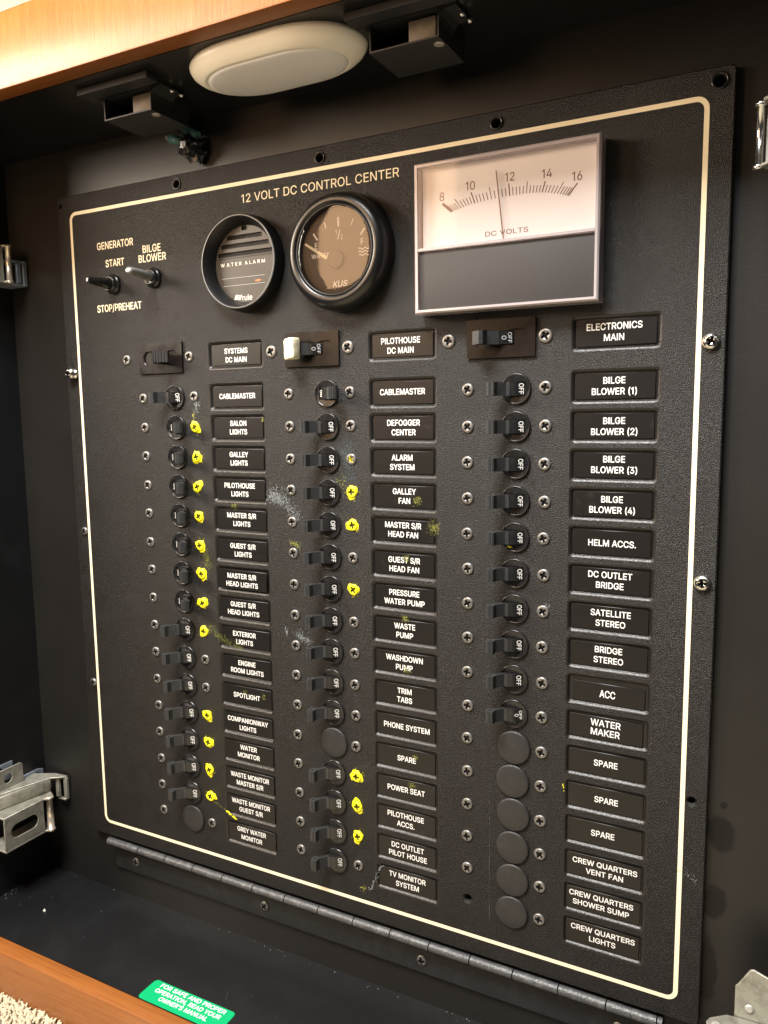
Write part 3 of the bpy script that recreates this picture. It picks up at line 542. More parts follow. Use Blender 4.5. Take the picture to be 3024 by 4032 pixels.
BC 510 267,-19;223,-16;182,-4;144,14;110,40;82,72;58,110;41,153;31,201;28,254;31,307;41,355;58,399;82,437;110,469;144,494;182,513;223,524;267,528;294,527;319,523;344,516;368,507;389,495;410,481;437,455;458,425;470,402;479,377;489,336;399,336;389,368;379,388;366,404;350,418;332,429;312,437;290,442;267,443;239,441;214,434;190,422;169,405;151,384;136,358;125,328;118,293;116,254;118,215;125,180;136,150;151,124;170,103;191,87;214,75;240,68;267,65;290,67;312,72;332,80;350,91;366,105;379,121;389,141;399,173;488,173;479,132;470,107;459,84;437,54;410,28;390,14;368,2;345,-7;320,-14;294,-18 7,6,50;50,49,7;8,7,49;49,48,8;9,8,48;48,47,9;47,46,9;10,9,46;46,45,10;11,10,45;45,44,11;12,11,44;2,53,3;53,52,3;39,17,40;0,56,55;0,55,1;54,1,55;38,18,39;17,39,18;1,54,2;53,2,54;16,41,40;40,17,16;3,52,4;5,4,52;52,51,5;6,5,51;50,6,51;12,44,43;13,12,43;43,42,13;14,13,42;15,14,42;42,41,15;41,16,15;57,75,74;74,58,57;36,20,37;19,37,20;59,73,72;58,74,73;73,59,58;22,21,35;36,35,21;20,36,21;68,67,63;67,66,63;64,63,66;66,65,64;29,28,30;31,30,28;28,27,31;27,26,31;32,31,26;26,25,32;59,72,71;60,59,71;71,70,60;61,60,70;70,69,61;62,61,69;69,68,62;68,63,62;32,25,33;25,24,33;34,33,24;24,23,34;35,34,23;22,35,23;56,0,75;75,57,56;37,19,38;18,38,19
BD 502 219,-13;83,-13;83,70;214,70;252,72;284,79;312,92;334,108;353,129;368,154;378,184;384,218;387,255;384,293;378,326;368,355;353,380;335,401;313,417;287,429;256,437;220,439;81,439;81,521;226,521;274,518;319,507;359,489;393,465;422,434;445,397;461,354;471,307;474,255;471,203;461,156;444,113;421,76;392,45;357,20;316,2;270,-9;137,521;137,-13;48,-13;48,521;137,439;137,70 45,44,22;22,23,45;0,3,43;2,43,47;0,43,1;43,2,1;44,1,2;22,44,2;22,2,46;22,46,42;23,22,42;41,5,4;24,20,25;19,18,26;5,41,40;40,6,5;25,20,19;19,26,25;41,4,0;3,0,4;20,24,21;42,21,24;37,36,8;9,8,36;36,35,9;10,9,35;35,34,10;11,10,34;34,33,11;33,12,11;12,33,13;33,32,13;14,13,32;32,31,14;15,14,31;31,30,15;16,15,30;30,29,16;17,16,29;29,28,17;27,17,28;6,40,39;7,6,39;39,38,7;38,37,7;37,8,7;17,27,18;26,18,27;21,42,46;2,47,46;43,3,47
BE 419 48,-13;48,521;385,521;385,439;137,439;137,298;368,298;368,216;137,216;137,70;388,70;388,-13 0,9,8;1,0,8;8,5,1;5,4,1;9,0,11;11,10,9;5,8,7;7,6,5;3,2,4;1,4,2
BF 410 48,-13;48,521;382,521;382,439;137,439;137,291;359,291;359,209;137,209;137,-13 9,8,0;8,5,0;1,0,5;3,2,4;5,8,7;7,6,5;1,5,4;4,2,1
BG 520 269,-19;223,-16;181,-4;143,14;109,40;81,72;58,110;41,153;31,201;28,254;31,307;41,355;58,399;81,437;109,469;142,494;180,513;221,524;265,528;293,527;319,522;344,515;368,506;391,494;411,479;430,462;446,443;460,423;471,400;480,376;490,336;399,336;388,367;377,386;364,403;348,417;331,428;311,437;290,442;265,443;238,441;213,434;190,422;169,405;151,384;136,359;125,328;118,293;116,254;118,215;125,180;136,150;152,125;170,104;191,87;215,75;241,68;269,65;294,67;318,73;339,82;357,95;372,110;385,129;395,151;400,175;403,217;462,197;270,187;270,268;490,268;490,200;487,158;478,119;462,85;440,54;414,28;383,8;348,-7;310,-16;402,193 7,6,51;51,50,7;8,7,50;50,49,8;9,8,49;49,48,9;48,47,9;10,9,47;47,46,10;11,10,46;46,45,11;12,11,45;55,54,2;42,41,16;40,18,17;56,1,0;0,57,56;18,40,39;55,2,1;1,56,55;40,17,41;16,41,17;2,54,3;54,53,3;4,3,53;5,4,53;53,52,5;6,5,52;51,6,52;12,45,44;13,12,44;44,43,13;14,13,43;15,14,43;43,42,15;42,16,15;58,79,59;36,21,37;21,20,37;38,37,20;19,38,20;59,79,78;60,59,78;78,77,60;77,61,60;21,36,22;72,71,67;71,70,67;73,72,64;65,64,72;72,67,65;66,80,67;67,70,66;30,29,31;61,77,76;62,61,76;76,75,62;75,74,62;63,62,74;74,73,63;73,64,63;31,29,32;29,28,32;28,27,32;33,32,27;27,26,33;34,33,26;26,25,34;25,24,34;35,34,24;24,23,35;36,35,23;22,36,23;79,58,0;57,0,58;80,66,68;69,68,66;66,70,69;38,19,39;18,39,19;65,67,80
BH 517 48,-13;48,521;137,521;137,301;380,301;380,521;469,521;469,-13;380,-13;380,219;137,219;137,-13 0,11,10;1,0,10;10,3,1;3,2,1;9,8,7;7,6,9;4,9,6;6,5,4;3,10,9;9,4,3
BI 200 48,-12;150,-12;150,521;48,521 0,1,2;0,2,3
BK 467 94,120;92,220;129,269;165,312;202,353;358,521;473,520;236,263;233,263;48,-13;48,521;137,521;137,334;136,225;137,193;137,-13;366,-13;172,260;229,330;473,-12;137,278;137,164;196,226;259,288 0,1,9;10,9,1;0,9,15;1,0,14;14,13,1;2,1,13;1,2,12;10,1,12;12,11,10;8,18,17;18,4,3;16,19,7;7,19,23;18,8,7;7,23,18;6,5,18;4,18,5;14,0,21;13,14,17;2,13,20;12,2,20;0,15,21;17,3,20;13,17,20;8,17,22;7,8,22;16,7,22;14,21,22;17,14,22;3,17,18;6,18,23
BL 393 48,-13;48,521;137,521;137,70;374,70;374,-13 1,0,3;3,0,5;5,4,3;1,3,2
BM 628 48,-13;48,521;160,521;289,191;299,163;311,126;323,87;338,36;290,36;306,86;318,125;330,162;341,191;468,521;580,521;580,-13;492,-13;492,291;492,327;493,369;494,413;495,470;530,470;509,405;494,359;479,317;467,286;350,-13;278,-13;159,286;147,317;133,357;117,404;94,470;131,470;133,416;133,372;134,329;134,291;134,-13;315,115;492,355;134,356 32,33,1;37,31,32;31,36,32;36,35,32;33,32,35;34,33,35;4,9,5;9,4,8;0,39,38;1,0,38;32,1,38;37,32,38;31,37,42;36,31,42;34,35,2;33,34,2;1,33,2;10,6,11;12,11,26;14,22,23;15,14,17;14,23,17;18,17,23;24,18,23;19,24,23;20,19,23;23,22,20;22,21,20;15,17,16;24,19,41;20,21,13;21,22,13;22,14,13;8,28,27;27,7,8;9,8,7;7,6,9;9,6,40;26,25,12;30,29,3;2,35,3;35,36,3;36,30,3;6,10,40;5,9,40;20,13,12;19,20,25;20,12,25;19,25,41;18,24,41;7,27,26;6,7,11;7,26,11;28,8,29;4,3,29;29,8,4;30,36,42
BN 523 48,-13;48,521;143,521;354,189;374,157;399,113;433,45;394,39;388,108;387,157;386,195;386,521;476,521;476,-13;380,-13;192,284;167,324;137,375;88,462;131,468;135,384;137,328;137,291;137,-13;387,132;135,379 20,19,18;23,22,0;1,0,22;18,1,22;21,18,22;20,18,25;17,16,20;18,19,2;1,18,2;8,7,6;5,8,6;13,6,14;6,7,14;8,5,24;10,9,5;5,6,10;6,13,10;13,12,10;11,10,12;7,8,14;19,20,16;16,15,3;3,2,16;2,19,16;5,9,24;4,8,24;4,3,8;15,14,8;3,15,8;18,21,25;17,20,25
BO 533 267,-19;223,-16;182,-4;144,14;110,40;82,72;59,110;41,153;31,201;28,254;31,307;41,355;59,399;82,437;110,469;144,494;182,513;223,524;267,528;311,524;352,513;390,494;424,469;452,437;475,399;492,355;502,307;506,254;502,201;492,153;475,110;452,72;424,40;390,14;352,-4;311,-16;267,65;294,68;319,75;343,87;364,103;382,124;397,149;408,180;415,215;418,254;415,294;408,329;397,359;382,385;364,406;343,422;319,434;294,441;267,443;240,441;214,434;191,422;170,406;152,385;137,359;125,329;118,294;116,254;118,215;125,180;137,150;152,124;170,103;191,87;214,75;240,68 7,6,66;66,65,7;8,7,65;65,64,8;9,8,64;64,63,9;63,62,9;10,9,62;62,61,10;11,10,61;61,60,11;12,11,60;2,69,3;69,68,3;71,1,0;1,71,70;17,56,55;55,18,17;1,70,2;69,2,70;15,58,57;16,15,57;57,56,16;56,17,16;3,68,4;5,4,68;68,67,5;6,5,67;66,6,67;12,60,59;13,12,59;59,58,13;14,13,58;58,15,14;35,38,37;52,19,53;39,34,33;40,39,33;38,35,34;34,39,38;50,21,51;21,20,51;52,51,20;19,52,20;30,29,42;43,42,29;29,28,43;44,43,28;28,27,44;45,44,27;46,45,27;27,26,46;47,46,26;26,25,47;48,47,25;25,24,48;40,33,32;32,31,40;41,40,31;31,30,41;30,42,41;48,24,49;24,23,49;50,49,23;23,22,50;21,50,22;35,37,0;37,36,0;71,0,36;18,55,54;54,53,18;53,19,18
BP 445 48,-13;48,521;236,521;274,519;308,511;338,498;364,481;385,460;401,436;412,408;419,379;421,348;419,316;412,287;401,260;385,235;364,214;338,196;308,183;274,176;236,173;97,173;97,255;232,255;266,258;291,267;309,281;322,299;329,322;332,348;329,374;322,396;309,414;291,427;266,436;232,440;137,440;137,-13;137,255;137,173 21,22,0;1,0,22;35,2,36;21,0,37;22,21,39;22,38,36;1,22,36;36,2,1;24,19,18;18,25,24;33,4,34;3,34,4;21,37,39;20,19,23;19,24,23;34,3,35;2,35,3;6,5,32;15,14,27;14,13,27;28,27,13;13,12,28;29,28,12;12,11,29;11,10,29;30,29,10;10,9,30;31,30,9;9,8,31;8,7,31;32,31,7;6,32,7;25,18,17;26,25,17;17,16,26;16,15,26;15,27,26;32,5,33;4,33,5;20,23,39;23,38,39;38,22,39
BQ 533 221,171;319,172;379,92;394,72;493,-60;395,-60;335,19;321,38;267,-19;223,-16;182,-4;144,14;110,40;82,72;59,110;41,153;31,201;28,254;31,307;41,355;59,399;82,437;110,469;144,494;182,513;223,524;267,528;311,524;352,513;390,494;424,469;452,437;475,399;492,355;502,307;506,254;502,201;492,153;475,110;452,72;424,40;390,14;352,-4;311,-16;267,65;294,68;319,75;343,87;364,103;382,124;397,149;408,180;415,215;418,254;415,294;408,329;397,359;382,385;364,406;343,422;319,434;294,441;267,443;240,441;214,434;191,422;170,406;152,385;137,359;125,329;118,294;116,254;118,215;125,180;137,150;152,124;170,103;191,87;214,75;240,68;420,37;353,-4;298,69;368,107 15,14,74;74,73,15;16,15,73;73,72,16;17,16,72;72,71,17;71,70,17;18,17,70;70,69,18;19,18,69;69,68,19;20,19,68;77,10,78;65,64,24;79,9,8;8,44,79;62,26,63;25,63,26;78,10,9;9,79,78;63,25,64;24,64,25;10,77,11;77,76,11;12,11,76;13,12,76;76,75,13;14,13,75;74,14,75;20,68,67;21,20,67;67,66,21;22,21,66;23,22,66;66,65,23;65,24,23;60,27,61;6,47,7;46,7,47;6,7,43;46,47,1;3,49,2;6,43,42;41,3,6;47,6,3;3,2,47;2,48,47;1,47,48;48,2,83;58,29,59;29,28,59;60,59,28;27,60,28;38,37,50;51,50,37;37,36,51;52,51,36;36,35,52;53,52,35;54,53,35;35,34,54;55,54,34;34,33,55;56,55,33;33,32,56;41,6,81;5,4,41;40,39,3;49,3,39;39,38,49;38,50,49;56,32,57;32,31,57;58,57,31;31,30,58;29,58,30;43,7,8;44,8,7;45,44,7;46,1,0;26,62,61;61,27,26;2,49,83;40,3,80;3,41,80;6,42,81;45,7,82;7,46,82;41,4,80;5,41,81;46,0,82;1,48,83
BR 449 48,-13;48,521;236,521;274,519;309,512;339,500;364,483;385,463;401,439;413,412;420,383;422,352;420,321;413,292;401,265;385,242;364,222;338,206;308,194;274,187;236,185;84,185;84,268;233,268;267,270;292,278;310,290;323,306;330,327;333,352;330,378;323,399;310,416;292,428;266,437;232,440;137,440;137,-13;346,-13;209,242;310,242;449,-13;137,268;137,185;239,185;331,203 37,21,0;21,22,0;1,0,22;21,37,43;22,21,43;22,42,36;1,22,36;18,40,19;40,25,24;33,4,34;3,34,4;34,3,35;3,2,35;36,35,2;1,36,2;27,26,15;15,14,27;14,13,27;28,27,13;13,12,28;29,28,12;12,11,29;11,10,29;30,29,10;10,9,30;31,30,9;9,8,31;8,7,31;19,44,38;18,19,38;18,38,45;40,18,45;17,16,40;16,15,40;15,26,40;25,40,26;31,7,32;7,6,32;6,5,32;33,32,5;4,33,5;20,39,43;39,23,42;42,43,39;42,22,43;39,20,44;44,19,39;23,39,24;40,24,39;19,40,39;17,40,45;38,41,45
BS 447 224,-21;187,-19;153,-13;122,-2;95,12;72,31;54,53;39,78;30,106;24,149;115,149;122,114;133,96;150,81;171,70;196,64;224,62;254,64;281,72;303,84;319,100;329,118;333,139;330,157;322,171;309,183;291,193;241,210;180,227;140,241;106,259;77,280;56,306;43,337;39,372;42,402;51,430;65,455;83,477;106,495;132,509;162,520;193,526;227,528;261,526;293,520;321,509;347,495;369,477;387,456;401,432;410,406;415,365;328,365;315,405;295,427;275,437;252,444;225,446;197,443;172,436;153,425;139,411;131,394;128,376;131,357;140,342;155,330;174,320;216,305;268,291;316,275;342,263;366,248;388,228;406,204;417,174;421,139;418,109;410,82;397,57;379,34;356,15;329,-1;297,-12;262,-19 7,6,11;8,7,11;11,10,8;9,8,10;34,33,64;35,34,64;64,63,35;36,35,63;37,36,63;0,16,1;16,15,1;68,28,69;1,15,2;15,14,2;28,68,29;67,29,68;40,61,60;41,40,60;60,59,41;59,42,41;2,14,3;14,13,3;4,3,13;13,12,4;5,4,12;6,5,12;11,6,12;29,67,30;67,66,30;31,30,66;32,31,66;66,65,32;33,32,65;64,33,65;37,63,62;38,37,62;62,61,38;39,38,61;61,40,39;58,57,44;43,58,44;17,85,84;18,17,84;26,71,27;70,27,71;55,46,56;46,45,56;57,56,45;44,57,45;80,79,21;79,78,21;22,21,78;78,77,22;77,76,22;23,22,76;76,75,23;52,51,53;18,84,83;19,18,83;83,82,19;82,81,19;20,19,81;81,80,20;80,21,20;23,75,24;75,74,24;74,73,24;25,24,73;73,72,25;26,25,72;71,26,72;53,51,54;51,50,54;50,49,54;49,48,54;55,54,48;48,47,55;46,55,47;16,0,85;85,17,16;69,28,27;27,70,69;42,59,58;58,43,42
BT 449 19,439;19,521;429,521;429,439;269,439;269,-13;180,-13;180,439 1,0,7;3,2,4;5,4,6;7,6,4;4,2,7;1,7,2
BU 517 259,-21;219,-18;182,-10;148,4;119,23;94,46;74,73;59,104;50,137;48,173;48,521;137,521;137,179;141,147;152,119;169,96;193,79;212,71;234,66;259,64;284,66;306,71;324,79;348,96;366,119;376,147;380,179;380,521;470,521;470,173;467,137;458,104;443,73;423,46;399,23;369,4;336,-10;299,-18 9,8,12;10,9,12;12,11,10;18,1,0;1,18,17;1,17,2;17,16,2;3,2,16;3,16,4;16,15,4;5,4,15;15,14,5;6,5,14;7,6,14;14,13,7;8,7,13;12,8,13;37,21,20;22,36,35;21,37,36;36,22,21;31,30,25;26,25,30;30,29,26;29,28,26;27,26,28;22,35,34;23,22,34;34,33,23;24,23,33;33,32,24;32,31,24;31,25,24;37,20,0;20,19,0;18,0,19
BV 480 195,-13;-2,521;93,521;204,210;227,141;265,18;218,18;255,142;278,210;386,521;481,521;287,-13;241,96 6,4,0;4,3,0;1,0,3;2,1,3;7,5,11;8,7,11;11,10,8;10,9,8;6,0,11;11,5,6;6,5,12;5,7,12;4,6,12
BW 686 145,-13;0,521;92,521;175,199;188,148;199,96;212,27;174,27;187,96;199,148;212,199;297,521;389,521;474,199;487,148;498,96;512,27;473,27;487,96;498,148;511,199;594,521;686,521;540,-13;446,-13;356,320;339,389;321,487;365,487;347,392;330,320;240,-13;193,122;492,122;343,374 5,32,8;3,8,4;5,8,7;0,7,8;8,3,0;1,0,3;2,1,3;7,0,31;31,6,7;5,7,6;6,31,5;32,5,9;30,26,10;15,20,19;16,23,15;20,15,23;23,22,20;22,21,20;23,16,24;17,24,16;16,15,17;15,18,17;18,15,33;12,28,29;24,17,18;10,9,30;26,30,34;26,34,29;27,26,29;29,28,27;11,27,28;28,12,11;4,8,32;27,11,26;11,10,26;29,25,13;13,12,29;15,19,33;14,18,33;14,13,18;25,24,18;13,25,18;25,29,34;5,31,30;9,5,30
BX 474 -6,-13;225,311;225,210;6,521;111,521;188,407;215,368;234,335;264,279;211,279;241,335;261,368;288,408;367,521;470,521;251,213;251,313;480,-12;375,-13;282,122;258,158;239,189;209,244;266,244;236,190;217,159;192,122;98,-12;190,261;225,279;225,306;238,329;251,279;251,305;286,263;225,214;225,244;251,244;251,216;237,192 0,27,26;5,4,3;24,2,25;1,7,6;9,1,28;23,15,34;15,21,20;16,11,10;18,17,19;14,13,12;38,37,35;1,6,5;28,1,3;5,3,1;23,8,32;8,33,32;29,30,9;0,26,28;25,2,28;26,25,28;2,22,28;22,9,28;8,16,33;9,22,29;1,9,30;7,1,31;1,30,31;16,10,31;15,20,19;34,15,17;19,17,15;37,38,23;31,30,33;29,32,33;30,29,33;16,31,33;14,12,34;11,16,34;12,11,34;16,8,34;8,23,34;35,2,39;22,2,35;35,36,22;29,22,36;32,29,37;29,36,37;36,35,37;23,32,37;15,23,38;21,15,39;15,38,39;35,39,38;2,24,39
BY 472 191,-13;191,205;-6,521;98,521;203,351;233,298;269,218;204,218;240,299;270,351;374,521;478,521;281,205;281,-13;237,291 4,1,7;7,5,4;1,4,2;3,2,4;8,6,9;9,6,12;12,11,9;11,10,9;1,0,13;13,12,1;7,1,12;12,6,7;7,6,14;6,8,14;5,7,14
B1 330 150,405;150,-12;252,-12;252,521;170,521;40,435;40,335 0,1,2;0,2,3;0,3,4;0,4,5;0,5,6
B2 453 51,-13;51,52;225,237;272,290;288,312;299,332;306,351;308,371;305,394;297,412;284,427;268,438;247,445;224,447;199,444;178,436;162,424;150,407;142,387;138,349;52,349;55,393;63,422;75,449;92,472;113,492;137,507;164,519;194,526;225,528;256,526;285,519;312,508;335,492;355,474;372,452;384,427;391,401;394,372;391,342;383,313;368,283;346,251;276,171;165,55;165,69;402,69;402,-13;178,69 21,20,19;19,18,21;22,21,18;18,17,22;23,22,17;17,24,23;12,30,13;29,13,30;27,15,14;28,27,14;14,13,28;13,29,28;1,0,44;44,45,1;45,2,1;24,17,16;25,24,16;16,15,25;26,25,15;15,27,26;11,10,32;31,11,32;3,43,42;4,3,42;42,41,4;5,4,41;41,40,5;6,5,40;40,39,6;7,6,39;39,38,7;38,37,7;8,7,37;37,36,8;9,8,36;36,35,9;35,34,9;10,9,34;34,33,10;32,10,33;44,0,47;47,46,44;44,46,48;45,44,48;2,45,43;43,3,2;11,31,12;30,12,31;43,45,48
B3 453 218,-19;186,-17;156,-12;128,-2;102,12;79,29;60,50;45,74;36,101;29,144;119,144;127,112;136,95;151,81;170,71;193,65;218,62;246,65;270,72;289,84;304,100;313,120;317,145;314,168;305,190;291,208;269,222;251,229;228,234;201,235;144,235;144,304;275,453;275,440;57,440;57,521;385,521;385,456;202,253;199,301;248,303;282,298;313,287;341,272;363,252;382,229;395,203;403,175;406,145;403,114;395,85;381,59;363,36;340,17;314,1;285,-10;253,-17;263,440;247,302 6,5,12;12,11,6;7,6,11;8,7,11;11,10,8;9,8,10;1,15,2;14,2,15;27,40,28;28,40,38;0,16,1;15,1,16;28,38,29;2,14,3;14,13,3;4,3,13;5,4,13;12,5,13;29,38,30;31,30,38;38,39,31;25,42,26;41,26,42;49,48,22;48,47,22;18,55,54;19,18,54;54,53,19;53,52,19;20,19,52;52,51,20;21,20,51;51,50,21;50,49,21;49,22,21;22,47,23;47,46,23;24,23,46;46,45,24;45,44,24;25,24,44;44,43,25;42,25,43;37,33,39;32,33,37;37,36,32;16,0,56;17,16,56;56,55,17;55,18,17;26,41,27;40,27,41;31,39,33;33,32,57;35,34,32;32,36,35;32,34,57;31,33,57;38,40,58;39,38,58;37,39,58
B4 453 27,93;27,162;240,521;333,521;121,163;121,175;426,175;426,93;269,-13;269,121;269,146;269,330;355,330;355,-13;128,175;269,93;269,175;355,175;355,93 1,0,4;1,4,5;5,2,1;4,0,9;4,9,10;2,5,3;4,10,14;5,4,14;3,5,14;16,17,11;17,16,10;8,13,15;9,0,15;14,10,16;12,11,17;7,6,17;18,7,17;15,18,9;18,17,10;10,9,18;18,15,13
B6 453 226,-19;194,-17;164,-9;136,4;111,21;90,43;73,68;61,97;53,128;51,162;53,188;59,216;68,244;82,274;102,309;127,347;246,521;346,521;157,249;123,249;144,282;157,297;172,309;191,319;212,325;235,327;266,324;296,317;322,306;345,290;365,270;381,246;392,219;399,189;401,157;399,125;391,94;379,66;362,42;341,21;316,3;289,-9;259,-17;226,61;251,64;272,73;290,88;303,107;312,131;315,157;312,184;303,207;290,226;272,241;251,250;226,253;202,250;180,241;163,227;149,208;140,185;138,158;140,131;149,107;163,88;180,73;202,64;209,324 9,8,61;10,9,61;61,60,10;11,10,60;60,19,11;12,11,19;13,12,19;18,21,20;1,66,2;65,2,66;18,58,57;2,65,3;4,3,65;65,64,4;5,4,64;64,63,5;6,5,63;7,6,63;63,62,7;8,7,62;61,8,62;19,60,59;59,58,19;58,18,19;18,20,19;13,19,20;14,13,20;20,21,14;15,14,21;21,22,15;22,23,15;43,0,42;42,44,43;25,55,54;44,42,41;41,45,44;53,27,54;27,26,54;25,54,26;36,35,48;49,48,35;35,34,49;34,33,49;50,49,33;33,32,50;45,41,40;40,39,45;46,45,39;39,38,46;47,46,38;38,37,47;37,36,47;36,48,47;50,32,51;32,31,51;31,30,51;52,51,30;30,29,52;29,28,52;53,52,28;27,53,28;15,23,16;0,43,1;66,1,43;55,25,24;57,56,18;67,18,24;56,55,24;24,18,56;21,18,22;18,67,23;17,16,23;23,22,18;17,23,67
B8 453 226,-19;192,-17;160,-11;130,0;104,15;82,33;64,55;50,79;42,106;39,135;43,169;54,200;71,228;93,251;120,268;140,274;140,258;123,264;101,280;82,300;69,325;60,352;58,380;60,408;68,433;80,457;97,477;117,495;140,509;167,520;195,526;226,528;257,526;285,520;312,509;335,495;355,477;372,457;384,433;392,408;394,380;392,352;383,325;370,301;351,280;329,264;313,258;313,274;332,268;359,251;381,228;399,201;410,169;413,135;411,106;402,79;389,55;370,33;348,15;322,0;293,-11;261,-17;226,62;255,64;280,72;299,83;312,99;321,117;324,139;321,162;312,182;297,198;277,211;253,220;226,223;199,220;175,211;155,198;140,182;131,162;128,139;131,117;139,99;153,83;172,72;197,64;226,302;249,304;268,311;284,322;296,337;304,355;307,376;304,396;297,414;285,428;269,438;250,445;226,447;203,445;183,438;167,428;155,413;148,396;145,376;148,355;155,337;167,323;183,312;203,304;119,267;333,267 17,14,110;110,14,18;5,82,6;7,6,82;82,81,7;8,7,81;81,80,8;9,8,80;10,9,80;80,79,10;11,10,79;109,74,86;74,109,75;99,98,30;1,85,2;85,84,2;16,77,76;76,75,16;75,109,16;15,16,109;109,108,15;108,107,15;106,15,107;28,101,100;29,28,100;100,99,29;99,30,29;2,84,3;84,83,3;4,3,83;5,4,83;82,5,83;11,79,78;12,11,78;13,12,78;78,77,13;77,16,13;17,13,16;16,15,17;14,17,15;18,14,15;15,106,18;19,18,106;106,105,19;20,19,105;21,20,105;105,104,21;22,21,104;23,22,104;104,103,23;24,23,103;103,102,24;25,24,102;26,25,102;102,101,26;27,26,101;101,28,27;62,0,61;61,63,62;63,61,60;64,63,60;95,34,96;34,33,96;97,96,33;32,97,33;47,46,45;48,45,111;45,46,49;47,45,48;48,44,47;55,54,67;68,67,54;54,53,68;53,52,68;69,68,52;52,51,69;64,60,59;65,64,59;59,58,65;58,57,65;66,65,57;57,56,66;56,55,66;55,67,66;69,51,70;51,50,70;50,49,70;71,70,49;49,46,71;72,71,46;73,72,46;87,73,46;46,47,87;88,87,47;89,88,47;90,89,47;47,44,90;44,43,90;91,90,43;43,42,91;42,41,91;92,91,41;41,40,92;40,39,92;93,92,39;39,38,93;94,93,38;38,37,94;37,36,94;95,94,36;36,35,95;34,95,35;0,62,1;85,1,62;73,87,74;86,74,87;97,32,98;32,31,98;30,98,31;13,17,110;45,49,111;44,48,111
B0 453 227,-19;188,-16;153,-5;122,14;96,40;74,71;57,109;45,152;38,201;35,254;38,307;45,356;57,399;74,437;96,469;123,494;154,513;188,524;227,528;265,524;300,513;331,494;357,469;379,437;396,399;408,356;415,307;418,254;415,201;408,152;396,109;379,71;357,40;331,14;300,-5;265,-16;227,62;257,67;282,83;296,100;308,121;318,147;325,179;330,214;331,254;330,294;325,330;318,361;308,388;296,409;282,426;257,442;227,447;197,442;171,426;157,409;145,388;135,361;128,330;123,294;122,254;123,214;128,179;135,147;145,121;157,100;171,83;197,67 8,7,62;62,61,8;9,8,61;61,60,9;60,59,9;10,9,59;53,52,17;36,67,1;1,67,2;67,66,2;54,53,16;53,17,16;2,66,3;4,3,66;66,65,4;5,4,65;65,64,5;6,5,64;64,63,6;7,6,63;62,7,63;10,59,58;11,10,58;58,57,11;12,11,57;57,56,12;13,12,56;56,55,13;14,13,55;55,54,14;15,14,54;54,16,15;37,35,34;38,37,34;51,50,20;19,51,20;29,28,42;43,42,28;28,27,43;44,43,27;45,44,27;27,26,45;38,34,33;33,32,38;39,38,32;32,31,39;40,39,31;31,30,40;41,40,30;30,29,41;29,42,41;45,26,46;26,25,46;47,46,25;25,24,47;48,47,24;24,23,48;49,48,23;23,22,49;50,49,22;22,21,50;20,50,21;36,1,0;0,35,36;35,37,36;51,19,52;19,18,52;17,52,18
B( 273 77,206;78,245;82,285;88,326;97,367;107,407;120,445;134,482;149,515;169,552;255,552;231,498;216,462;203,424;191,386;181,349;174,311;168,275;165,240;164,207;165,177;168,147;173,117;180,86;189,54;200,20;213,-15;229,-52;255,-108;169,-108;139,-52;117,-1;99,51;87,103;79,155 0,34,20;20,19,0;1,0,19;19,18,1;2,1,18;28,27,29;11,10,9;29,27,30;27,26,30;26,25,30;31,30,25;25,24,31;32,31,24;24,23,32;33,32,23;23,22,33;22,21,33;34,33,21;20,34,21;2,18,17;3,2,17;17,16,3;4,3,16;16,15,4;5,4,15;15,14,5;6,5,14;14,13,6;7,6,13;13,12,7;8,7,12;12,11,8;11,9,8
B) 273 18,-108;45,-51;61,-13;74,22;85,56;94,88;101,119;106,148;108,178;109,207;108,240;105,275;99,311;92,349;82,386;71,424;57,462;42,498;18,552;104,552;124,515;139,482;153,445;166,407;176,367;185,326;191,285;195,245;197,206;194,154;186,102;174,50;156,-2;134,-53;104,-108 1,0,34;18,17,19;30,29,7;8,7,29;29,28,8;9,8,28;28,27,9;10,9,27;27,26,10;1,34,33;2,1,33;33,32,2;3,2,32;4,3,32;32,31,4;5,4,31;31,30,5;6,5,30;30,7,6;10,26,11;26,25,11;12,11,25;25,24,12;13,12,24;24,23,13;14,13,23;23,22,14;15,14,22;22,21,15;16,15,21;21,20,16;17,16,20;19,17,20
B/ 249 251,545;81,-89;-2,-89;169,545 0,3,1;2,1,3
B. 188 95,-17;73,-13;54,0;41,19;37,41;41,64;54,82;73,95;95,99;118,95;137,82;149,63;154,41;149,19;137,0;118,-13 5,4,6;2,1,0;4,3,2;6,4,2;12,11,10;13,12,14;12,10,8;9,8,10;15,14,0;14,12,0;12,8,0;2,0,8;6,2,8;7,6,8
B, 188 23,-132;57,84;153,84;94,-132 1,0,3;3,2,1
B' 206 66,305;57,521;149,521;140,305 3,2,0;1,0,2
"""
_g = {}
for _l in GLYPHS.strip().splitlines():
    _k, _a, _v, _f = _l.split(' ')
    _g[_k] = (int(_a) / 1000, [tuple(int(q) / 1000 for q in pt.split(',')) for pt in _v.split(';')], [tuple(int(q) for q in f.split(',')) for f in _f.split(';')])
_fc = {}
HB = {k: (min(p[1] for p in _g[k + 'H'][1]), max(p[1] for p in _g[k + 'H'][1])) for k in 'RB'}


def glyphs(txt, wt, spacing):
    k = (txt, wt, spacing)
    if k not in _fc:
        vs, fs, x = [], [], 0.0
        for ch in txt:
            if ch == ' ':
                x += 0.21 * spacing
                continue
            adv, pts, tris = _g[wt + ch] if wt + ch in _g else _g['R' + ch]
            b0 = len(vs)
            vs += [(p[0] + x, p[1] - HB[wt][0]) for p in pts]
            fs += [tuple(b0 + q for q in t) for t in tris]
            x += adv * spacing
        _fc[k] = (vs, fs)
    return _fc[k]


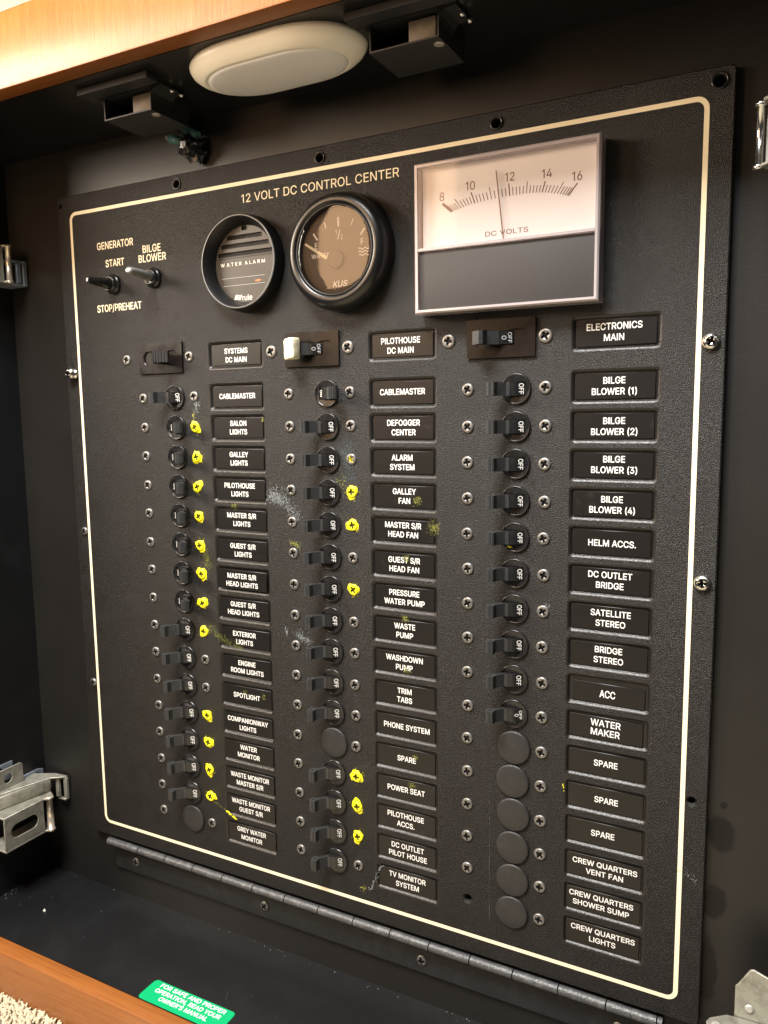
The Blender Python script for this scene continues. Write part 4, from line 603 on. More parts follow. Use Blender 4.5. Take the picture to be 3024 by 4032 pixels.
def text(mb, txt, x, u, d, cap, width=None, xs=0.8, wt='B', rot=0.0, shear=0.0, spacing=1.0, fn=None, m=0):
    """centred at (x, u); cap = capital height; width fits the line to a measured width"""
    vs, fs = glyphs(txt, wt, spacing)
    ch = HB[wt][1] - HB[wt][0]
    s = cap / ch
    x0, x1 = min(v[0] for v in vs), max(v[0] for v in vs)
    sx = (width / (x1 - x0)) if width else s * xs
    cx = (x0 + x1) / 2
    pts = []
    for v in vs:
        a, b = (v[0] - cx) * sx, (v[1] - ch / 2) * s
        a += b * shear
        a, b = a * cos(rot) - b * sin(rot), a * sin(rot) + b * cos(rot)
        pts.append(fn(a, b) if fn else (x + a, u + b, d))
    ids = mb.add(pts)
    for f in fs:
        mb.face([ids[k] for k in f], m)


# ------------------------------------------------------------------ setting: the cabinet recess
XL, XR, ZT, BK, FR = -2.065, 25.9, -6.07, -0.25, 4.32
U = lambda zd: Z0 - zd      # world 'up' in pitches

b = MB()
b.box(XL - 0.6, XR + 0.6, U(22.6), U(-7.0), BK - 0.6, BK)
struct(b.build('wall_back', 'back'))
b = MB()
b.box(XL - 0.6, XL, U(22.6), U(-7.0), BK + 0.002, FR)
struct(b.build('wall_left', 'cavity'))
b = MB()
b.box(XR, XR + 0.6, U(22.6), U(-7.0), BK + 0.002, FR)
struct(b.build('wall_right', 'cavity'))
b = MB()
b.box(XL + 0.002, XR - 0.002, U(ZT), U(ZT - 0.6), BK + 0.002, 3.725)
struct(b.build('ceiling', 'cavity'))
b = MB()
b.box(XL + 0.002, XR - 0.002, U(22.4), U(21.83), BK + 0.002, 3.725)
struct(b.build('shelf', 'cavity'))

# wooden header above the opening: two boards with a groove
t = thing('wooden_header', 'glowing varnished wood header with vertical grain above the dark recess', 'wood trim', L(12, ZT, 4))
b = MB()
b.box(-22, 22, 0, 2.04, -0.27, 0.32)
b.build('lower_board', 'wood_v', t, bevel=0.04)
b = MB()
b.box(-22, 22, 2.07, 9, -0.27, 0.26)
b.build('upper_board', 'wood_v', t, bevel=0.04)
t = thing('wooden_lip', 'orange brown wooden lip along the front edge of the black shelf', 'wood trim', L(8, 21.83, 4))
b = MB()
b.box(-14, 18, -4.2, 0.012, -0.265, 0.32)
b.build('edge_board', 'wood_h', t, bevel=0.05)

# ------------------------------------------------------------------ control panel
PX0, PX1, PZ0, PZ1 = 0.92, 23.1, -4.44, 19.42
LABX = (7.63, 13.60, 19.55)
LABW = (1.99, 1.96, 2.0)
MAINZ = (1.05, 1.05, 1.035)
ROW0 = (2.375, 2.39, 2.365)
BX = (6.06, 12.06, 17.99)
BZ = 2.70
MX = (5.53, 11.58, 17.56)
MZ = 1.36
names = [
    ['SYSTEMS|DC MAIN', 'CABLEMASTER', 'SALON|LIGHTS', 'GALLEY|LIGHTS', 'PILOTHOUSE|LIGHTS', 'MASTER S/R|LIGHTS', 'GUEST S/R|LIGHTS', 'MASTER S/R|HEAD LIGHTS', 'GUEST S/R|HEAD LIGHTS', 'EXTERIOR|LIGHTS', 'ENGINE|ROOM LIGHTS', 'SPOTLIGHT', 'COMPANIONWAY|LIGHTS', 'WATER|MONITOR', 'WASTE MONITOR|MASTER S/R', 'WASTE MONITOR|GUEST S/R', 'GREY WATER|MONITOR'],
    ['PILOTHOUSE|DC MAIN', 'CABLEMASTER', 'DEFOGGER|CENTER', 'ALARM|SYSTEM', 'GALLEY|FAN', 'MASTER S/R|HEAD FAN', 'GUEST S/R|HEAD FAN', 'PRESSURE|WATER PUMP', 'WASTE|PUMP', 'WASHDOWN|PUMP', 'TRIM|TABS', 'PHONE SYSTEM', 'SPARE', 'POWER SEAT', 'PILOTHOUSE|ACCS.', 'DC OUTLET|PILOT HOUSE', 'TV MONITOR|SYSTEM'],
    ['ELECTRONICS|MAIN', 'BILGE|BLOWER (1)', 'BILGE|BLOWER (2)', 'BILGE|BLOWER (3)', 'BILGE|BLOWER (4)', 'HELM ACCS.', 'DC OUTLET|BRIDGE', 'SATELLITE|STEREO', 'BRIDGE|STEREO', 'ACC', 'WATER|MAKER', 'SPARE', 'SPARE', 'SPARE', 'CREW QUARTERS|VENT FAN', 'CREW QUARTERS|SHOWER SUMP', 'CREW QUARTERS|LIGHTS']]


def labrect(c, r):
    """name plate rectangle (x0, x1, zd0, zd1); r = 0 is the main row"""
    z = MAINZ[c] if r == 0 else ROW0[c] + (r - 1) * 1.0035
    return LABX[c], LABX[c] + LABW[c], z, z + 0.675


PO = L(0, Z0, 0)   # panel object origin = world origin
panel = thing('control_panel', 'large black textured switch panel with cream border line and gold lettering', 'control panel', Vector((0, 0, 0)))
holes = []
pk = []
for c in range(3):
    for r in range(17):
        x0, x1, z0, z1 = labrect(c, r)
        g = 0.11
        lp = rrect(x0 - g, x1 + g, U(z1) - g, U(z0) + g, 0.10, 3)
        holes.append(lp)
        pk.append((x0, x1, U(z1), U(z0), lp))
rounds = [(1.08, -4.14, 0.10), (6.53, -4.13, 0.18), (11.99, -4.10, 0.18), (17.40, -4.12, 0.18), (22.76, -4.115, 0.20), (22.72, 13.25, 0.15), (16.60, 17.71, 0.17)]
rl = [circ(x, U(z), r, 20) for x, z, r in rounds]
b = MB()
out = rrect(PX0, PX1, U(PZ1), U(PZ0), 0.12, 4)
inn = rrect(PX0 + 0.03, PX1 - 0.03, U(PZ1) + 0.03, U(PZ0) - 0.03, 0.10, 4)
pts, tris = cdt(inn, holes + rl)
ids = b.add([(p[0], p[1], 0) for p in pts])
for tr in tris:
    b.face([ids[k] for k in tr])
b.loft([[(p[0], p[1], -0.248) for p in out], [(p[0], p[1], -0.03) for p in out], [(p[0], p[1], 0) for p in inn]], 0, False)
for x0, x1, u0, u1, lp in pk:
    lps = [[(q[0], q[1], 0) for q in lp]]
    for e_, d_, r_ in ((0.082, -0.008, 0.09), (0.053, -0.028, 0.08), (0.028, -0.060, 0.06), (0.012, -0.085, 0.05)):
        lps.append([(q[0], q[1], d_) for q in rrect(x0 - e_, x1 + e_, u0 - e_, u1 + e_, r_, 3)])
    b.loft(lps, 2, True, cap1=True)
for (x, z, r), lp in zip(rounds, rl):
    cs = 0.6 if r > 0.145 else 0.7
    b.loft([[(p[0], p[1], 0) for p in lp], [(p[0], p[1], -0.06) for p in circ(x, U(z), r * cs, 20)], [(p[0], p[1], -0.245) for p in circ(x, U(z), r * cs, 20)]], 0, True)
    ii = b.add([(p[0], p[1], -0.243) for p in circ(x, U(z), r * cs, 20)])
    b.face(ii, 1)
b.build('panel_plate', ['panel', 'dark', 'pocket'], panel, fix=True)
for (x, z, r) in rounds[1:5]:
    b = MB()
    b.lathe([(r * 0.98, -0.01), (r * 0.95, 0.03), (r * 0.84, 0.045), (r * 0.70, 0.02), (r * 0.60, -0.06), (r * 0.56, -0.2)], (x, U(z)), 24, 0)
    b.build('hole_bushing', 'black', panel)
for (x, z, r) in rounds[5:]:
    b = MB()
    b.lathe([(r * 0.98, -0.006), (r * 0.62, -0.068)], (x, U(z)), 24, 0)
    b.build('countersink', 'zinc', panel)

# cream border line
b = MB()
bx0, bx1, bz0, bz1, lw = 1.585, 22.50, -3.80, 18.84, 0.058
o1 = rrect(bx0 - lw, bx1 + lw, U(bz1) - lw, U(bz0) + lw, 0.30, 8)
i1 = rrect(bx0 + lw, bx1 - lw, U(bz1) + lw, U(bz0) - lw, 0.19, 8)
b.loft([[(p[0], p[1], 0.004) for p in o1], [(p[0], p[1], 0.004) for p in i1]], 0)
b.build('border_line', 'cream', panel, fix=False)
for nm, tx, x, z, wd, wt, cp in (('title_lettering', '12 VOLT DC CONTROL CENTER', 11.83, -3.335, 5.46, 'R', 0.25), ('lettering', 'GENERATOR', 3.645, -2.57, 1.70, 'B', 0.245),
                                 ('lettering', 'START', 3.60, -1.96, 0.88, 'B', 0.245), ('lettering', 'BILGE', 5.31, -2.26, 0.80, 'B', 0.245),
                                 ('lettering', 'BLOWER', 5.32, -1.96, 1.22, 'B', 0.245), ('lettering', 'STOP/PREHEAT', 3.69, -0.46, 2.09, 'B', 0.245)):
    b = MB()
    text(b, tx, x, U(z), 0.004, cp, width=wd, wt=wt)
    b.build(nm, 'cream', panel, fix=False)


# paint smears and scuffs on the panel: clusters of tiny flecks
def smear(path, wid, n, size, m, dd=0.006, name='scuff_mark', density=1.0, stretch=1.0):
    b = MB()
    seg = [(Vector(path[i]), Vector(path[i + 1])) for i in range(len(path) - 1)]
    tot = sum((q - p).length for p, q in seg)
    for _ in range(n):
        s = random.random() * tot
        for p, q in seg:
            l = (q - p).length
            if s <= l:
                break
            s -= l
        c = p.lerp(q, s / max(l, 1e-6))
        dr = (q - p).normalized() if l > 1e-6 else Vector((1, 0))
        c = c + Vector((-dr.y, dr.x)) * random.gauss(0, wid * 0.5) + dr * random.gauss(0, wid * 0.3)
        r = size * random.uniform(0.35, 1.3)
        k = random.randint(5, 7)
        ph = random.random() * 6.28
        d = dd + random.random() * 0.003
        pts = []
        for j in range(k):
            a = ph + 2 * pi * j / k
            rr = r * random.uniform(0.5, 1.2)
            o = dr * (cos(a) * rr * stretch) + Vector((-dr.y, dr.x)) * (sin(a) * rr)
            pts.append((c.x + o.x, U(c.y + o.y), d))
        b.face(b.add(pts))
    o = b.build(name, m, panel, fix=False)
    o['kind'] = 'stuff'
    return o


smear([(9.84, 5.75), (10.2, 5.90), (10.60, 6.25), (10.9, 6.5)], 0.24, 420, 0.017, 'chalk')
smear([(9.80, 5.9), (10.25, 6.0)], 0.2, 170, 0.018, 'chalk')
smear([(6.93, 2.80), (7.0, 3.15)], 0.12, 60, 0.022, 'chalk')
smear([(6.80, 2.3), (6.95, 2.65)], 0.14, 22, 0.014, 'faint')
smear([(6.84, 3.2), (6.83, 3.55)], 0.08, 36, 0.022, 'ysmear')
smear([(6.95, 4.0), (6.98, 4.3)], 0.12, 26, 0.016, 'faint')
smear([(10.70, 10.26), (11.25, 10.55)], 0.16, 180, 0.015, 'chalk')
smear([(10.31, 10.12), (10.36, 10.4)], 0.05, 26, 0.022, 'chalk')
smear([(10.58, 7.30), (10.94, 7.45)], 0.10, 100, 0.013, 'ysmear')
smear([(12.62, 4.2), (12.85, 4.6)], 0.34, 420, 0.014, 'bluish')
smear([(12.48, 5.1), (12.60, 5.5)], 0.22, 60, 0.012, 'ysmear')
smear([(12.75, 4.7), (12.85, 5.4)], 0.30, 320, 0.014, 'bluish')
smear([(13.69, 17.42), (13.52, 17.88), (13.24, 18.43)], 0.07, 60, 0.024, 'chalk')
smear([(7.12, 10.5), (7.6, 10.8), (7.95, 10.93), (8.5, 11.07)], 0.14, 260, 0.012, 'ysmear')
smear([(7.06, 7.85), (7.2, 8.4)], 0.2, 200, 0.012, 'ysmear')
smear([(7.10, 16.85), (7.55, 17.04)], 0.04, 30, 0.012, 'ysmear')
smear([(7.55, 17.04), (8.0, 17.27)], 0.04, 40, 0.026, 'yellow', stretch=2)
smear([(15.45, 6.55), (15.72, 6.62)], 0.18, 150, 0.012, 'ysmear')
smear([(12.98, 18.35), (13.08, 18.4)], 0.1, 26, 0.018, 'ysmear')
smear([(18.9, 8.45), (18.93, 8.6)], 0.1, 18, 0.018, 'chalk')
smear([(5.55, 8.4), (5.66, 10.2), (5.68, 11.8)], 0.008, 90, 0.010, 'faint', stretch=3)
smear([(17.28, 13.4), (17.30, 18.3)], 0.008, 100, 0.012, 'faint', stretch=3)
smear([(11.0, 12.0), (12.8, 12.6)], 1.6, 26, 0.008, 'faint')
smear([(9.8, 6.8), (10.1, 8.4), (10.5, 9.6)], 0.9, 60, 0.010, 'faint')
smear([(19.4, 13.45), (19.45, 13.7)], 0.01, 10, 0.011, 'yellow', stretch=2)
smear([(13.0, 2.6), (13.15, 3.8)], 0.3, 30, 0.010, 'faint')
smear([(22.45, 15.1), (22.9, 15.4)], 0.15, 45, 0.014, 'chalk')
smear([(3, 2), (5, 16)], 3.4, 130, 0.007, 'faint')
smear([(7, -3), (22, 18)], 9, 260, 0.006, 'faint')

# ------------------------------------------------------------------ engraved name plates
rowname = [[n.replace('|', ' ') for n in col] for col in names]
colname = ('left', 'middle', 'right')


def rowref(c, r):
    n = rowname[c][r]
    if n in ('CABLEMASTER',):
        return '%s (%s column)' % (n, colname[c])
    if n == 'SPARE':
        if c == 1:
            return 'SPARE (middle column)'
        return ('topmost', 'second', 'third')[r - 11] + ' SPARE (right column)'
    return n


def short(c, r):
    """row reference of few words"""
    n = rowname[c][r]
    if n == 'CABLEMASTER':
        return '%s %s column' % (n, colname[c])
    if n == 'SPARE':
        return 'middle SPARE' if c == 1 else ('upper', 'second', 'lowest')[r - 11] + ' right SPARE'
    if n.startswith('BILGE BLOWER'):
        return ('topmost', 'second', 'third', 'lowest')[r - 1] + ' BILGE BLOWER'
    return n


for c in range(3):
    for r in range(17):
        x0, x1, z0, z1 = labrect(c, r)
        dx = dz = tl = 0
        rr = 0.03
        if c == 2 and r == 10:
            pass
        xa, xb, ua, ub = x0 + 0.012, x1 - 0.012, U(z1) + 0.012, U(z0) - 0.012
        if c == 2 and r == 9:
            xa, xb, ub = xa + 0.07, xb - 0.03, ub - 0.10
        if c == 2 and r == 10:
            xb -= 0.06
            ub -= 0.02
        cx, cy = (xa + xb) / 2, (ua + ub) / 2
        lab = 'black engraved name plate reading %s in white' % rowname[c][r]
        if rowname[c][r] == 'CABLEMASTER':
            lab = 'black name plate reading CABLEMASTER in the %s column' % colname[c]
        if rowname[c][r] == 'SPARE':
            lab = ('black name plate reading SPARE between PHONE SYSTEM and POWER SEAT' if c == 1 else
                   ('black name plate reading SPARE just below WATER MAKER', 'black name plate reading SPARE, second below WATER MAKER',
                    'black name plate reading SPARE just above CREW QUARTERS VENT FAN')[r - 11])
        if rowname[c][r].startswith('BILGE BLOWER'):
            lab = 'black name plate of the %s BILGE BLOWER breaker' % ('topmost', 'second', 'third', 'lowest')[r - 1]
        up = 0.06 if (c == 0 and r == 7) else 0.0
        tp = thing('name_plate', lab, 'name plate', L(cx, Z0 - cy, -0.085 + up), 'engraved name plates beside the breakers')
        b = MB()
        hx, hy = (xb - xa) / 2, (ub - ua) / 2
        b.box(-hx, hx, -hy, hy, 0.0, 0.035 + random.uniform(0, .01))
        o = b.build('plate', 'plate', tp, bevel=0.012, seg=1)
        tilt = random.uniform(-0.006, 0.006) + (0.012 if (c, r) in ((2, 9), (2, 10)) else 0)
        tp.rotation_euler = (0, tilt, 0)
        lines = names[c][r].split('|')
        cap = (0.168, 0.172, 0.170)[c]
        xs = (0.90, 0.88, 0.90)[c]
        gap = 0.275
        if c == 2 and r == 9:
            cap, xs = 0.2, 0.74
        if c == 2 and r == 10:
            cap, xs, gap = 0.185, 0.92, 0.255
        if c == 2 and r >= 14:
            cap, gap, xs = 0.155, 0.25, 1.0
        if c == 0 and r >= 14:
            xs = 0.86
        b = MB()
        oy = random.uniform(-0.01, 0.03)
        ox = random.uniform(-0.06, 0.03)
        for i, ln in enumerate(lines):
            text(b, ln, ox, oy + (gap / 2 if len(lines) == 2 else 0) - i * gap, 0.047, cap, xs=xs, wt='B')
        b.build('lettering', 'white', tp, fix=False)

# yellow and pale dabs that ended up on some plates
for (x, z, wd, n) in ((15.02, 5.82, 0.14, 40), (14.66, 7.55, 0.12, 30), (14.6, 9.35, 0.1, 30), (14.9, 13.65, 0.1, 24), (14.75, 14.55, 0.12, 24), (14.6, 10.95, 0.12, 26), (9.6, 3.45, 0.06, 14), (8.5, 12.6, 0.08, 10), (9.3, 12.65, 0.08, 14), (8.4, 6.25, 0.14, 24)):
    inpl = any(labrect(c, r)[0] < x < labrect(c, r)[1] and labrect(c, r)[2] < z < labrect(c, r)[3] for c in range(3) for r in range(17))
    smear([(x, z - 0.06), (x + 0.02, z + 0.08)], wd, int(n * 2.2), 0.012, 'ysmear', dd=-0.034 if inpl else 0.006, name='paint_smear')

# ------------------------------------------------------------------ screws
def plus(r, wd):
    return [(wd, r), (-wd, r), (-wd, wd), (-r, wd), (-r, -wd), (-wd, -wd), (-wd, -r), (wd, -r), (wd, -wd), (r, -wd), (r, wd), (wd, wd)]


def screw_mesh(mats, r=0.172, dome=0.018, h=0.045, name='screw_head'):
    b = MB()
    n = 28
    pl = plus(0.108, 0.033)
    pl = [(p[0] * 0.96, p[1]) for p in pl]
    pts, tris = cdt(circ(0, 0, r * 0.86, n), [pl])
    ids = b.add([(p[0], p[1], h + dome * (1 - (p[0] ** 2 + p[1] ** 2) / (r * 0.86) ** 2)) for p in pts])
    for t in tris:
        b.face([ids[k] for k in t], 0, True)
    b.loft([[(p[0], p[1], -0.01) for p in circ(0, 0, r, n)], [(p[0], p[1], h * 0.55) for p in circ(0, 0, r, n)], [(p[0], p[1], h) for p in circ(0, 0, r * 0.86, n)]], 0, True)
    top = [(p[0], p[1], h + dome * (1 - (p[0] ** 2 + p[1] ** 2) / (r * 0.86) ** 2)) for p in pl]
    bot = [(p[0] * 0.75, p[1] * 0.75, h - 0.036) for p in pl]
    b.loft([top, bot], 1, False, cap1=True)
    o = b.build(name, mats)
    me = o.data
    bpy.data.objects.remove(o)
    return me


SM = screw_mesh(['zinc', 'dark'])
SY = screw_mesh(['yellow', 'olive'])


def blot_mesh():
    b = MB()
    n = 22
    lp = []
    ph = [random.random() * 6.28 for _ in range(3)]
    for k in range(n):
        t = 2 * pi * k / n
        r = 0.196 + 0.026 * sin(2 * t + ph[0]) + 0.022 * sin(3 * t + ph[1]) + 0.015 * sin(7 * t + ph[2]) + random.uniform(-0.012, 0.018)
        lp.append((r * cos(t) * 0.95, r * sin(t)))
    b.loft([[(p[0], p[1], 0.002) for p in lp], [(p[0] * 0.95, p[1] * 0.95, 0.010) for p in lp], [(0.13 * cos(2 * pi * k / n), 0.13 * sin(2 * pi * k / n), 0.012) for k in range(n)]], 0, True)
    for _ in range(5):
        t = random.random() * 6.28
        r = random.uniform(0.22, 0.27)
        s = random.uniform(0.004, 0.012)
        b.face(b.add([(r * cos(t) + s * cos(a), r * sin(t) + s * sin(a), 0.005) for a in (0, 1.2, 2.5, 3.8, 5.0)]))
    o = b.build('paint_blot', 'yellow')
    me = o.data
    bpy.data.objects.remove(o)
    return me


YEL = {(0, r) for r in list(range(1, 9)) + [11, 12, 13, 14]} | {(1, r) for r in (3, 4, 6, 12, 13, 14)}
SXL = (4.63, 10.68, 16.60)
SXR = (6.89, 12.87, 18.79)
for c in range(3):
    for i in range(16):
        ref = short(c, i + 1)
        for side, sx in (('left', SXL[c]), ('right', SXR[c])):
            if c == 2 and i == 15 and side == 'left':
                continue
            y = side == 'right' and (c, i) in YEL
            lab = ('yellow painted cross-head screw right of the %s breaker' % ref) if y else ('bare steel cross-head screw %s of the %s breaker' % (side, ref))
            if (c == 2 and i >= 10) or (c, i) in ((0, 15), (1, 11)):
                lab = 'bare steel cross-head screw %s of the %s blank plug' % (side, ref)
            zz = (2.69, 2.675, 2.70)[c] + i + (-0.015 if side == 'right' and c < 2 else 0)
            jx, jz = random.uniform(-.012, .012), random.uniform(-.012, .012)
            if (c, i, side) == (1, 2, 'right'):
                lab = 'steel screw dabbed with a little yellow, right of the ALARM SYSTEM breaker'
            s = thing('screw', lab, 'screw', L(sx + jx, zz + jz, 0), 'cross-head screws holding the breakers')
            h = link('screw_head', SY if y else SM, s)
            h.rotation_euler = (0, random.random() * pi, 0)
            if y:
                bl = link('paint_blot', blot_mesh(), s, Vector((random.uniform(-.02, .02) * P, 0, random.uniform(-.02, .02) * P)))
                bl.rotation_euler = (0, random.random() * 6.28, 0)
                bl.scale = (random.uniform(0.92, 1.12), 1, random.uniform(0.95, 1.2))
            if (c, i, side) == (1, 2, 'right'):
                bb = MB()
                for _ in range(26):
                    t, r0 = random.random() * 6.28, random.uniform(0.03, 0.13)
                    q = random.uniform(0.012, 0.03)
                    bb.face(bb.add([(r0 * cos(t) + q * cos(a), r0 * sin(t) + q * sin(a), 0.045) for a in (0, 1.2, 2.5, 3.8, 5.0)]))
                bb.build('paint_blot', 'yellow', s, fix=False)
    for side, sx in (('left', (3.94, 10.06, 16.04)[c]), ('right', (6.74, 12.82, 18.77)[c])):
        s = thing('screw', 'bare steel cross-head screw %s of the %s breaker' % (side, rowname[c][0]), 'screw', L(sx, MZ, 0), 'cross-head screws holding the breakers')
        h = link('screw_head', SM, s)
        h.rotation_euler = (0, random.random() * pi, 0)
        k = 1.0 if c == 0 else 1.12
        h.scale = (k, 1, k)

# pan head screws in the panel edge
EP = screw_mesh(['chrome', 'dark'], r=0.20, dome=0.075, h=0.10)
EPD = screw_mesh(['zinc', 'dark'], r=0.15, dome=0.05, h=0.06)
for x, z, me, dd, lab in ((1.30, 1.74, EP, 0.16, 'loose bright pan-head screw standing out of the left panel edge'),
                          (1.37, 7.50, EPD, 0.0, 'dull pan-head screw in the left panel edge beside MASTER S/R'),
                          (1.37, 13.31, EPD, 0.0, 'dull pan-head screw low in the left panel edge'),
                          (22.78, 1.72, EP, 0.0, 'bright pan-head screw in the right panel edge beside ELECTRONICS MAIN'),
                          (22.79, 7.55, EP, 0.0, 'bright pan-head screw in the right panel edge beside DC OUTLET BRIDGE')):
    s = thing('panel_screw', lab, 'screw', L(x, z, 0), 'pan-head screws in the panel edge')
    o = link('screw_head', me, s, Vector((0, -dd * P, 0)))
    o.rotation_euler = (0, random.random() * pi, 0)
    if dd:
        b = MB()
        b.lathe([(0.19, 0.0), (0.19, 0.05), (0.10, 0.06), (0.085, dd)], (0, 0), 24, 0, cap0=True, cap1=True)
        b.build('washer', 'chrome', s)


# ------------------------------------------------------------------ circuit breakers
def mirror(poly, sgn):
    return [(p[0] * sgn, p[1]) for p in poly]


def bez_mesh():
    b = MB()
    n = 48
    win = rrect(-0.265, 0.265, -0.195, 0.195, 0.02, 2)
    pts, tris = cdt(circ(0, 0, 0.365, n), [win])
    ids = b.add([(p[0], p[1], 0.022 + 0.034 * abs(p[1]) / 0.36) for p in pts])
    for t in tris:
        b.face([ids[k] for k in t], 0)
    b.lathe([(0.415, -0.002), (0.415, 0.012), (0.405, 0.062), (0.385, 0.068), (0.365, 0.05)], (0, 0), n, 0)
    b.loft([[(p[0], p[1], 0.04) for p in win], [(p[0], p[1], -0.06) for p in win]], 1, False, cap1=True)
    for sx in (-1, 1):
        b.box(sx * 0.315 - 0.05, sx * 0.315 + 0.05, -0.006, 0.006, 0.02, 0.04)
    return b


def rocker(sgn):
    b = MB()
    poly = mirror([(-0.235, 0.0), (0.245, -0.02), (0.245, 0.02), (0.06, 0.15), (0.0, 0.175), (-0.20, 0.20), (-0.235, 0.15)], sgn)
    b.prism(poly, 'u', -0.18, 0.18)
    return b


def lever(sgn):
    b = MB()
    tip = Vector((-0.50, 0.50))
    r = 0.15
    out = [(0.02, 0.155), (-0.06, 0.10), (-0.16, 0.06)]
    a0 = math.atan2(-0.10, 0.11)
    ang0, ang1 = R(-70), R(-310)
    pts = []
    n = 26
    for k in range(n + 1):
        t = ang0 + (ang1 - ang0) * k / n
        rr = r if (k % 2 == 0 or k < 3 or k > n - 3) else r - 0.016
        pts.append((tip.x + rr * cos(t), tip.y + rr * sin(t)))
    poly = [(-0.12, 0.06), (-0.24, 0.08), (-0.47, 0.345)] + [q for q in pts if not (q[0] > tip.x - 0.03 and q[1] < tip.y - 0.02)] + [(-0.385, 0.44), (-0.30, 0.33), (-0.215, 0.222), (-0.12, 0.205)]
    poly = mirror(poly, sgn)
    hole = circ(tip.x * sgn, tip.y, 0.055, 12)
    hh = 0.178
    T = lambda p, h: (p[0], h, p[1])
    b.loft([[T(p, -hh) for p in poly], [T(p, -hh + 0.015) for p in poly], [T(p, hh - 0.015) for p in poly], [T((p[0], p[1]), hh) for p in poly]], 0)
    for h in (-hh, hh):
        q, tris = cdt(poly, [hole])
        ids = b.add([T(p, h) for p in q])
        for t in tris:
            b.face([ids[k] for k in t])
        inn = h * 0.4
        b.loft([[T(p, h) for p in hole], [T(p, inn) for p in hole]], 1, True, cap1=True)
    return b


def on_slope(sgn, cx, mb, txt, cap, width=None, off=0.0):
    """lettering turned a quarter turn on the slope of the rocker"""
    p0, p1 = Vector((sgn * 0.245, 0.02)), Vector((sgn * 0.06, 0.15))
    dr = (p1 - p0).normalized()
    nn = Vector((-dr.y, dr.x)) * -sgn
    if nn.y < 0:
        nn = -nn
    mid = p0.lerp(p1, cx)

    def fn(a, b2):
        # text x axis runs down, text up axis points to the right (+x)
        q = mid + (p0 - p1).normalized() * (b2 * sgn)
        return (q.x + nn.x * 0.004, -a + off, q.y + nn.y * 0.004)
    text(mb, txt, 0, 0, 0, cap, width=width, wt='B', fn=fn)


BZM = bez_mesh()
_o = BZM.build('bezel', ['black', 'dark'])
bez_me = _o.data
bpy.data.objects.remove(_o)
me = {}
for sgn, st in ((1, 'off'), (-1, 'on')):
    for nm, fn, mts in (('rocker', rocker, 'black'), ('lever', lever, ['lever', 'dark'])):
        _o = fn(sgn).build(nm, mts)
        me[nm, st] = _o.data
        bpy.data.objects.remove(_o)
    b = MB()
    on_slope(sgn, 0.46, b, 'OFF' if st == 'off' else 'ON', 0.135, width=0.285 if st == 'off' else 0.2)
    _o = b.build('lettering', 'white', fix=False)
    me['txt', st] = _o.data
    bpy.data.objects.remove(_o)
b = MB()
on_slope(1, 0.20, b, 'OFF', 0.085, width=0.26)
on_slope(1, 0.70, b, 'O', 0.11)
_o = b.build('lettering', 'white', fix=False)
me['txt', 'o'] = _o.data
bpy.data.objects.remove(_o)

ONROWS = {(0, r) for r in range(1, 8)} | {(1, 0)}
BLANK = {(0, 15), (1, 11)} | {(2, r) for r in range(10, 16)}
for c in range(3):
    for i in range(16):
        loc = L(BX[c], BZ + i + (0.01 if c == 2 else -0.012), 0)
        ref = short(c, i + 1)
        if (c, i) in BLANK:
            s = thing('blank_plug', 'round grained blank plug in the breaker row of the %s plate' % ref, 'blanking plug', loc, 'round blank plugs filling unused breaker holes')
            b = MB()
            dx = random.uniform(-0.02, 0.02)
            b.lathe([(0.485, 0.0), (0.49, 0.03), (0.475, 0.058), (0.44, 0.070), (0.25, 0.082), (0.06, 0.086)], (dx, 0.0), 48, 0, cap1=True)
            b.build('plug_cap', 'blank', s)
            continue
        st = 'on' if (c, i) in ONROWS else 'off'
        lab = 'round black breaker beside %s, lever thrown %s' % (ref, 'left to OFF' if st == 'off' else 'right to ON')
        if (c, i) == (2, 9):
            lab = 'round black breaker marked 20A beside WATER MAKER, lever thrown left to OFF'
        s = thing('circuit_breaker', lab, 'circuit breaker', loc, 'round circuit breakers with side levers')
        link('bezel', bez_me, s)
        rk = link('rocker', me['rocker', st], s)
        lv = link('lever', me['lever', st], s)
        j = random.uniform(-0.02, 0.02)
        lv.rotation_euler = (0, 0, j)
        link('lettering', me['txt', 'o' if (c, i) == (2, 9) else st], rk)
        if (c, i) == (2, 9):
            b = MB()
            text(b, '20A', -0.05, -0.275, 0.045, 0.10, width=0.27, wt='B')
            b.build('rating', 'white', s, fix=False)
        if (c, i) == (2, 4):
            b = MB()
            for _ in range(8):
                x, y = random.uniform(-0.2, -0.05), random.uniform(-0.32, -0.26)
                q = random.uniform(0.01, 0.03)
                b.face(b.add([(x + q * cos(a), y + q * sin(a), 0.05) for a in (0, 1.2, 2.5, 3.8, 5.0)]))
            b.build('paint_fleck', 'yellow', s, fix=False)

# main breakers -------------------------------------------------------------------------------------
def dogbone():
    pts = []
    for k in range(13):
        t = R(-62) + R(124) * k / 12
        pts.append((0.50 + 0.27 * cos(t), 0.27 * sin(t)))
    pts += [(0.40, 0.235), (0.18, 0.185), (-0.18, 0.185), (-0.40, 0.235)]
    for k in range(13):
        t = R(118) + R(124) * k / 12
        pts.append((-0.50 + 0.27 * cos(t), 0.27 * sin(t)))
    pts += [(-0.40, -0.235), (-0.18, -0.185), (0.18, -0.185), (0.40, -0.235)]
    return pts


